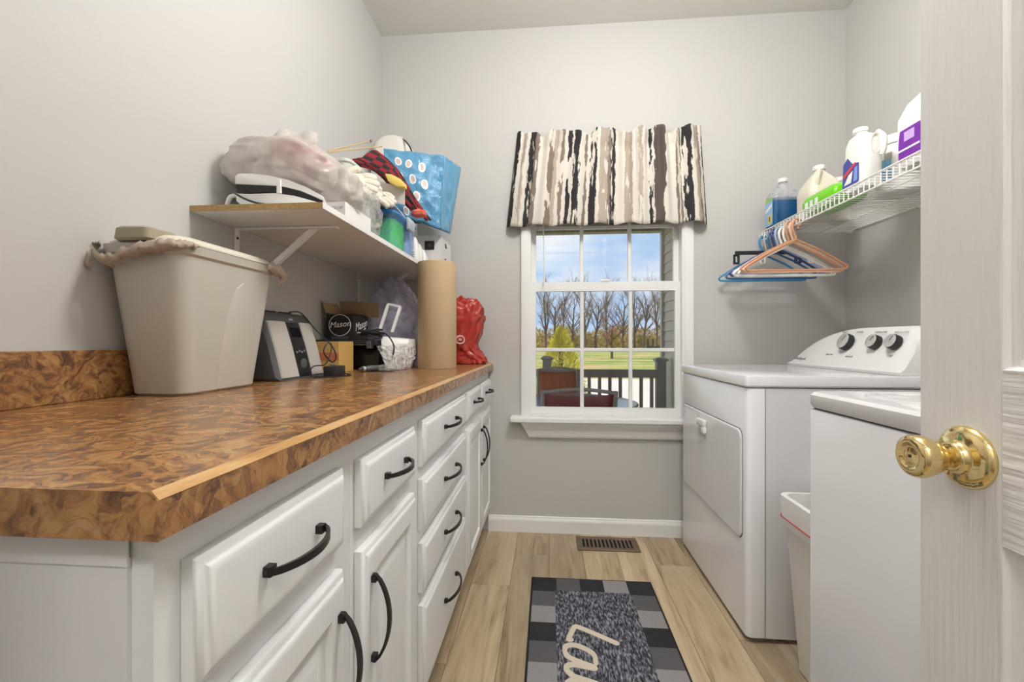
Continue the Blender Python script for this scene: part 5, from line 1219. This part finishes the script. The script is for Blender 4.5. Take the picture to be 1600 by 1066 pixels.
patio_chair(.215, 3.62, pi, MAR, 'patio chair with a maroon sling back turned to the window', .52)
patio_chair(.10, 4.62, 0, ORS, 'patio chair with a rust orange sling on the railing side of the table', .44, .94)
patio_chair(1.13, 3.68, -pi / 2, MAR, 'patio chair with a maroon sling beside the siding wall', .52)
# golden arborvitae
t = thing('evergreen_shrub', (.22, 8.0, GZ), 'golden green cone-shaped evergreen shrub beyond the railing', 'shrub')
obj('stem', tube(NB(), [(.22, 8, GZ), (.22, 8, 1.0)], .04, 8), M_('shrub_stem', (.10, .06, .03), .9), t)
random.seed(2); bm = NB()
for i in range(5200):
    q = random.random() ** .8; z = GZ + .06 + q * 1.80; R = (.62 * (1 - q) ** .72 + .02) * random.uniform(.55, 1.08); a = random.uniform(0, 2 * pi)
    p = Vector((.22 + R * cos(a), 8 + R * sin(a), z)); s = random.uniform(.022, .05); d = Vector((cos(a) * .5, sin(a) * .5, random.uniform(.5, 1.1))).normalized(); w = d.orthogonal().normalized(); w.rotate(Matrix.Rotation(random.uniform(0, 6.28), 3, d))
    bm.faces.new([bm.verts.new(p - w * s * .35), bm.verts.new(p + w * s * .35), bm.verts.new(p + d * s * 1.5)])
SHR = M_('golden_foliage', (.62, .56, .04), .8, var=.6, vscale=7)
o = obj('foliage', bm, SHR, t); o['kind'] = 'stuff'
# bare trees
BARK = M_('grey_bark', (.085, .065, .055), .95, var=.3, vscale=3); TWIG = M_('brown_twigs', (.22, .16, .12), .95)
def bare_tree(seed, H, spread=.5, th=.22, low=.28):
    """trunk, limbs in one mesh, fine twigs in another; base at the origin"""
    random.seed(seed); tr, tw = NB(), NB()
    def grow(p, d, L, r, lev):
        pts = [p]; q = p.copy(); dd = d.copy()
        for k in range(4):
            dd = (dd + Vector((random.uniform(-1, 1), random.uniform(-1, 1), random.uniform(-.25, .6))) * .13).normalized(); q = q + dd * L / 4; pts.append(q.copy())
        tube(tr if lev < 2 else tw, pts, [r * (1 - .13 * k) for k in range(5)], 5 if lev < 2 else 3)
        if lev >= 4: return
        nb = (11, 6, 5, 3)[lev]
        for k in range(nb):
            f = random.uniform(low if lev == 0 else .25, 1.0); i = min(3, int(f * 4)); b = pts[i].lerp(pts[i + 1], f * 4 - i)
            a = random.uniform(0, 2 * pi); side = Vector((cos(a), sin(a), 0)); nd = (dd * random.uniform(.5, 1.1) + side * spread * random.uniform(.8, 1.5) + Vector((0, 0, .25))).normalized()
            grow(b, nd, L * random.uniform(.34, .56), r * .46 * (1.15 - f * .4), lev + 1)
    grow(Vector((0, 0, 0)), Vector((0, 0, 1)), H, th, 0)
    return tr, tw
protos = []
spec = [(.0, 853, 84), (0, 866, 88), (0, 880, 82), (0, 895, 90), (0, 914, 83), (0, 931, 86), (0, 947, 82), (0, 974, 85), (0, 992, 92), (0, 1006, 84), (0, 1026, 82), (0, 1040, 88)]
TL = ['tall bare tree with a straight grey trunk at the lawn edge', 'spreading bare tree with forked limbs at the lawn edge', 'slender bare tree with fine twigs at the lawn edge', 'leaning bare tree with crooked limbs at the lawn edge']
for i in range(4):
    a, b = bare_tree(11 + i, (10.0, 9.2, 9.8, 8.8)[i], (.45, .6, .38, .7)[i], (.25, .26, .19, .24)[i])
    t = thing('bare_tree', (0, 0, 0), TL[i], 'tree', 'bare trees at the lawn edge'); obj('trunk', a, BARK, t); obj('twigs', b, TWIG, t); protos.append(t)
for k, (_, xp, Y) in enumerate(spec):
    P = protos[k % 4]
    if k < 4: t = P
    else:
        t = P.copy(); COL.objects.link(t)
        for c in P.children: part_copy(c, t)
    q = at(xp, 547, Y); t.location = (q.x, Y, GZ); t.rotation_euler = (0, 0, k * 1.7)
    sc = (1.0, .95, 1.02, .92)[(k * 3) % 4]; t.scale = (sc, sc, sc)
t = thing('small_tree', (at(956, 560, 42).x, 42, GZ), 'small reddish bare ornamental tree standing alone on the lawn', 'tree')
a, b = bare_tree(33, 3.0, 1.0, .13, .3)
for q in (a, b): bmesh.ops.translate(q, verts=q.verts[:], vec=Vector(t.location))
obj('trunk', a, BARK, t); obj('twigs', b, M_('reddish_twigs', (.30, .14, .08), .95), t)
# brush along the far edge of the lawn
random.seed(6); bm = NB()
for i in range(15000):
    x = random.uniform(-26, 62); Y = random.uniform(94, 104); top = 4.2 + 1.6 * noise.noise(Vector((x * .16, 1, 0))) + 1.0 * noise.noise(Vector((x * .6, 2, 0)))
    z = GZ + random.random() ** 1.2 * top; s = random.uniform(.22, .6); d = Vector((random.uniform(-.6, .6), random.uniform(-.3, .3), 1)).normalized(); w = Vector((random.uniform(-1, 1), random.uniform(-1, 1), random.uniform(-.4, .4))).normalized()
    p = Vector((x, Y, z)); bm.faces.new([bm.verts.new(p - w * s * .5), bm.verts.new(p + w * s * .5), bm.verts.new(p + d * s * 1.3)])
BR = M_('brown_green_brush', (.36, .26, .085), .95, var=.75, vscale=.3)
tag(obj('brush', bm, BR), 'tangled brown and green brush along the far edge of the lawn', 'brush', kind='stuff')
tag(obj('far_woods', prism(NB(), [Vector((-60 + 180 * i / 40, 112, GZ + (3.0 + 1.1 * noise.noise(Vector((i * .9, 0, 3)))))) for i in range(41)] + [Vector((120, 112, GZ - .2)), Vector((-60, 112, GZ - .2))], (0, 5, 0)), M_('distant_woods', (.23, .19, .10), .95, var=.4, vscale=.3)), 'low wooded ridge far behind the lawn', 'woods', kind='structure')
fm = thing('farm_implement', (at(1022, 545, 80).x, 80, GZ), 'small black farm implement with two upright arms at the lawn edge', 'machine'); fx_ = fm.location.x
obj('bed', bbox(fx_ - 1.3, fx_ + 1.6, 79.6, 80.4, GZ + .35, GZ + .7, .05), BLACKM, fm)
for d_ in (-1.1, -.2): obj('upright', bbox(fx_ + d_ - .14, fx_ + d_ + .14, 79.8, 80.1, GZ + .7, GZ + 2.0, .04), BLACKM, fm)
for d_ in (-.8, 1.0): obj('wheel', lathe(NB(), [(.34, -.12), (.36, 0), (.34, .12)], (fx_ + d_, 79.5, GZ + .36), 16, Matrix.Rotation(pi / 2, 3, 'X')), BLACKM, fm, True)
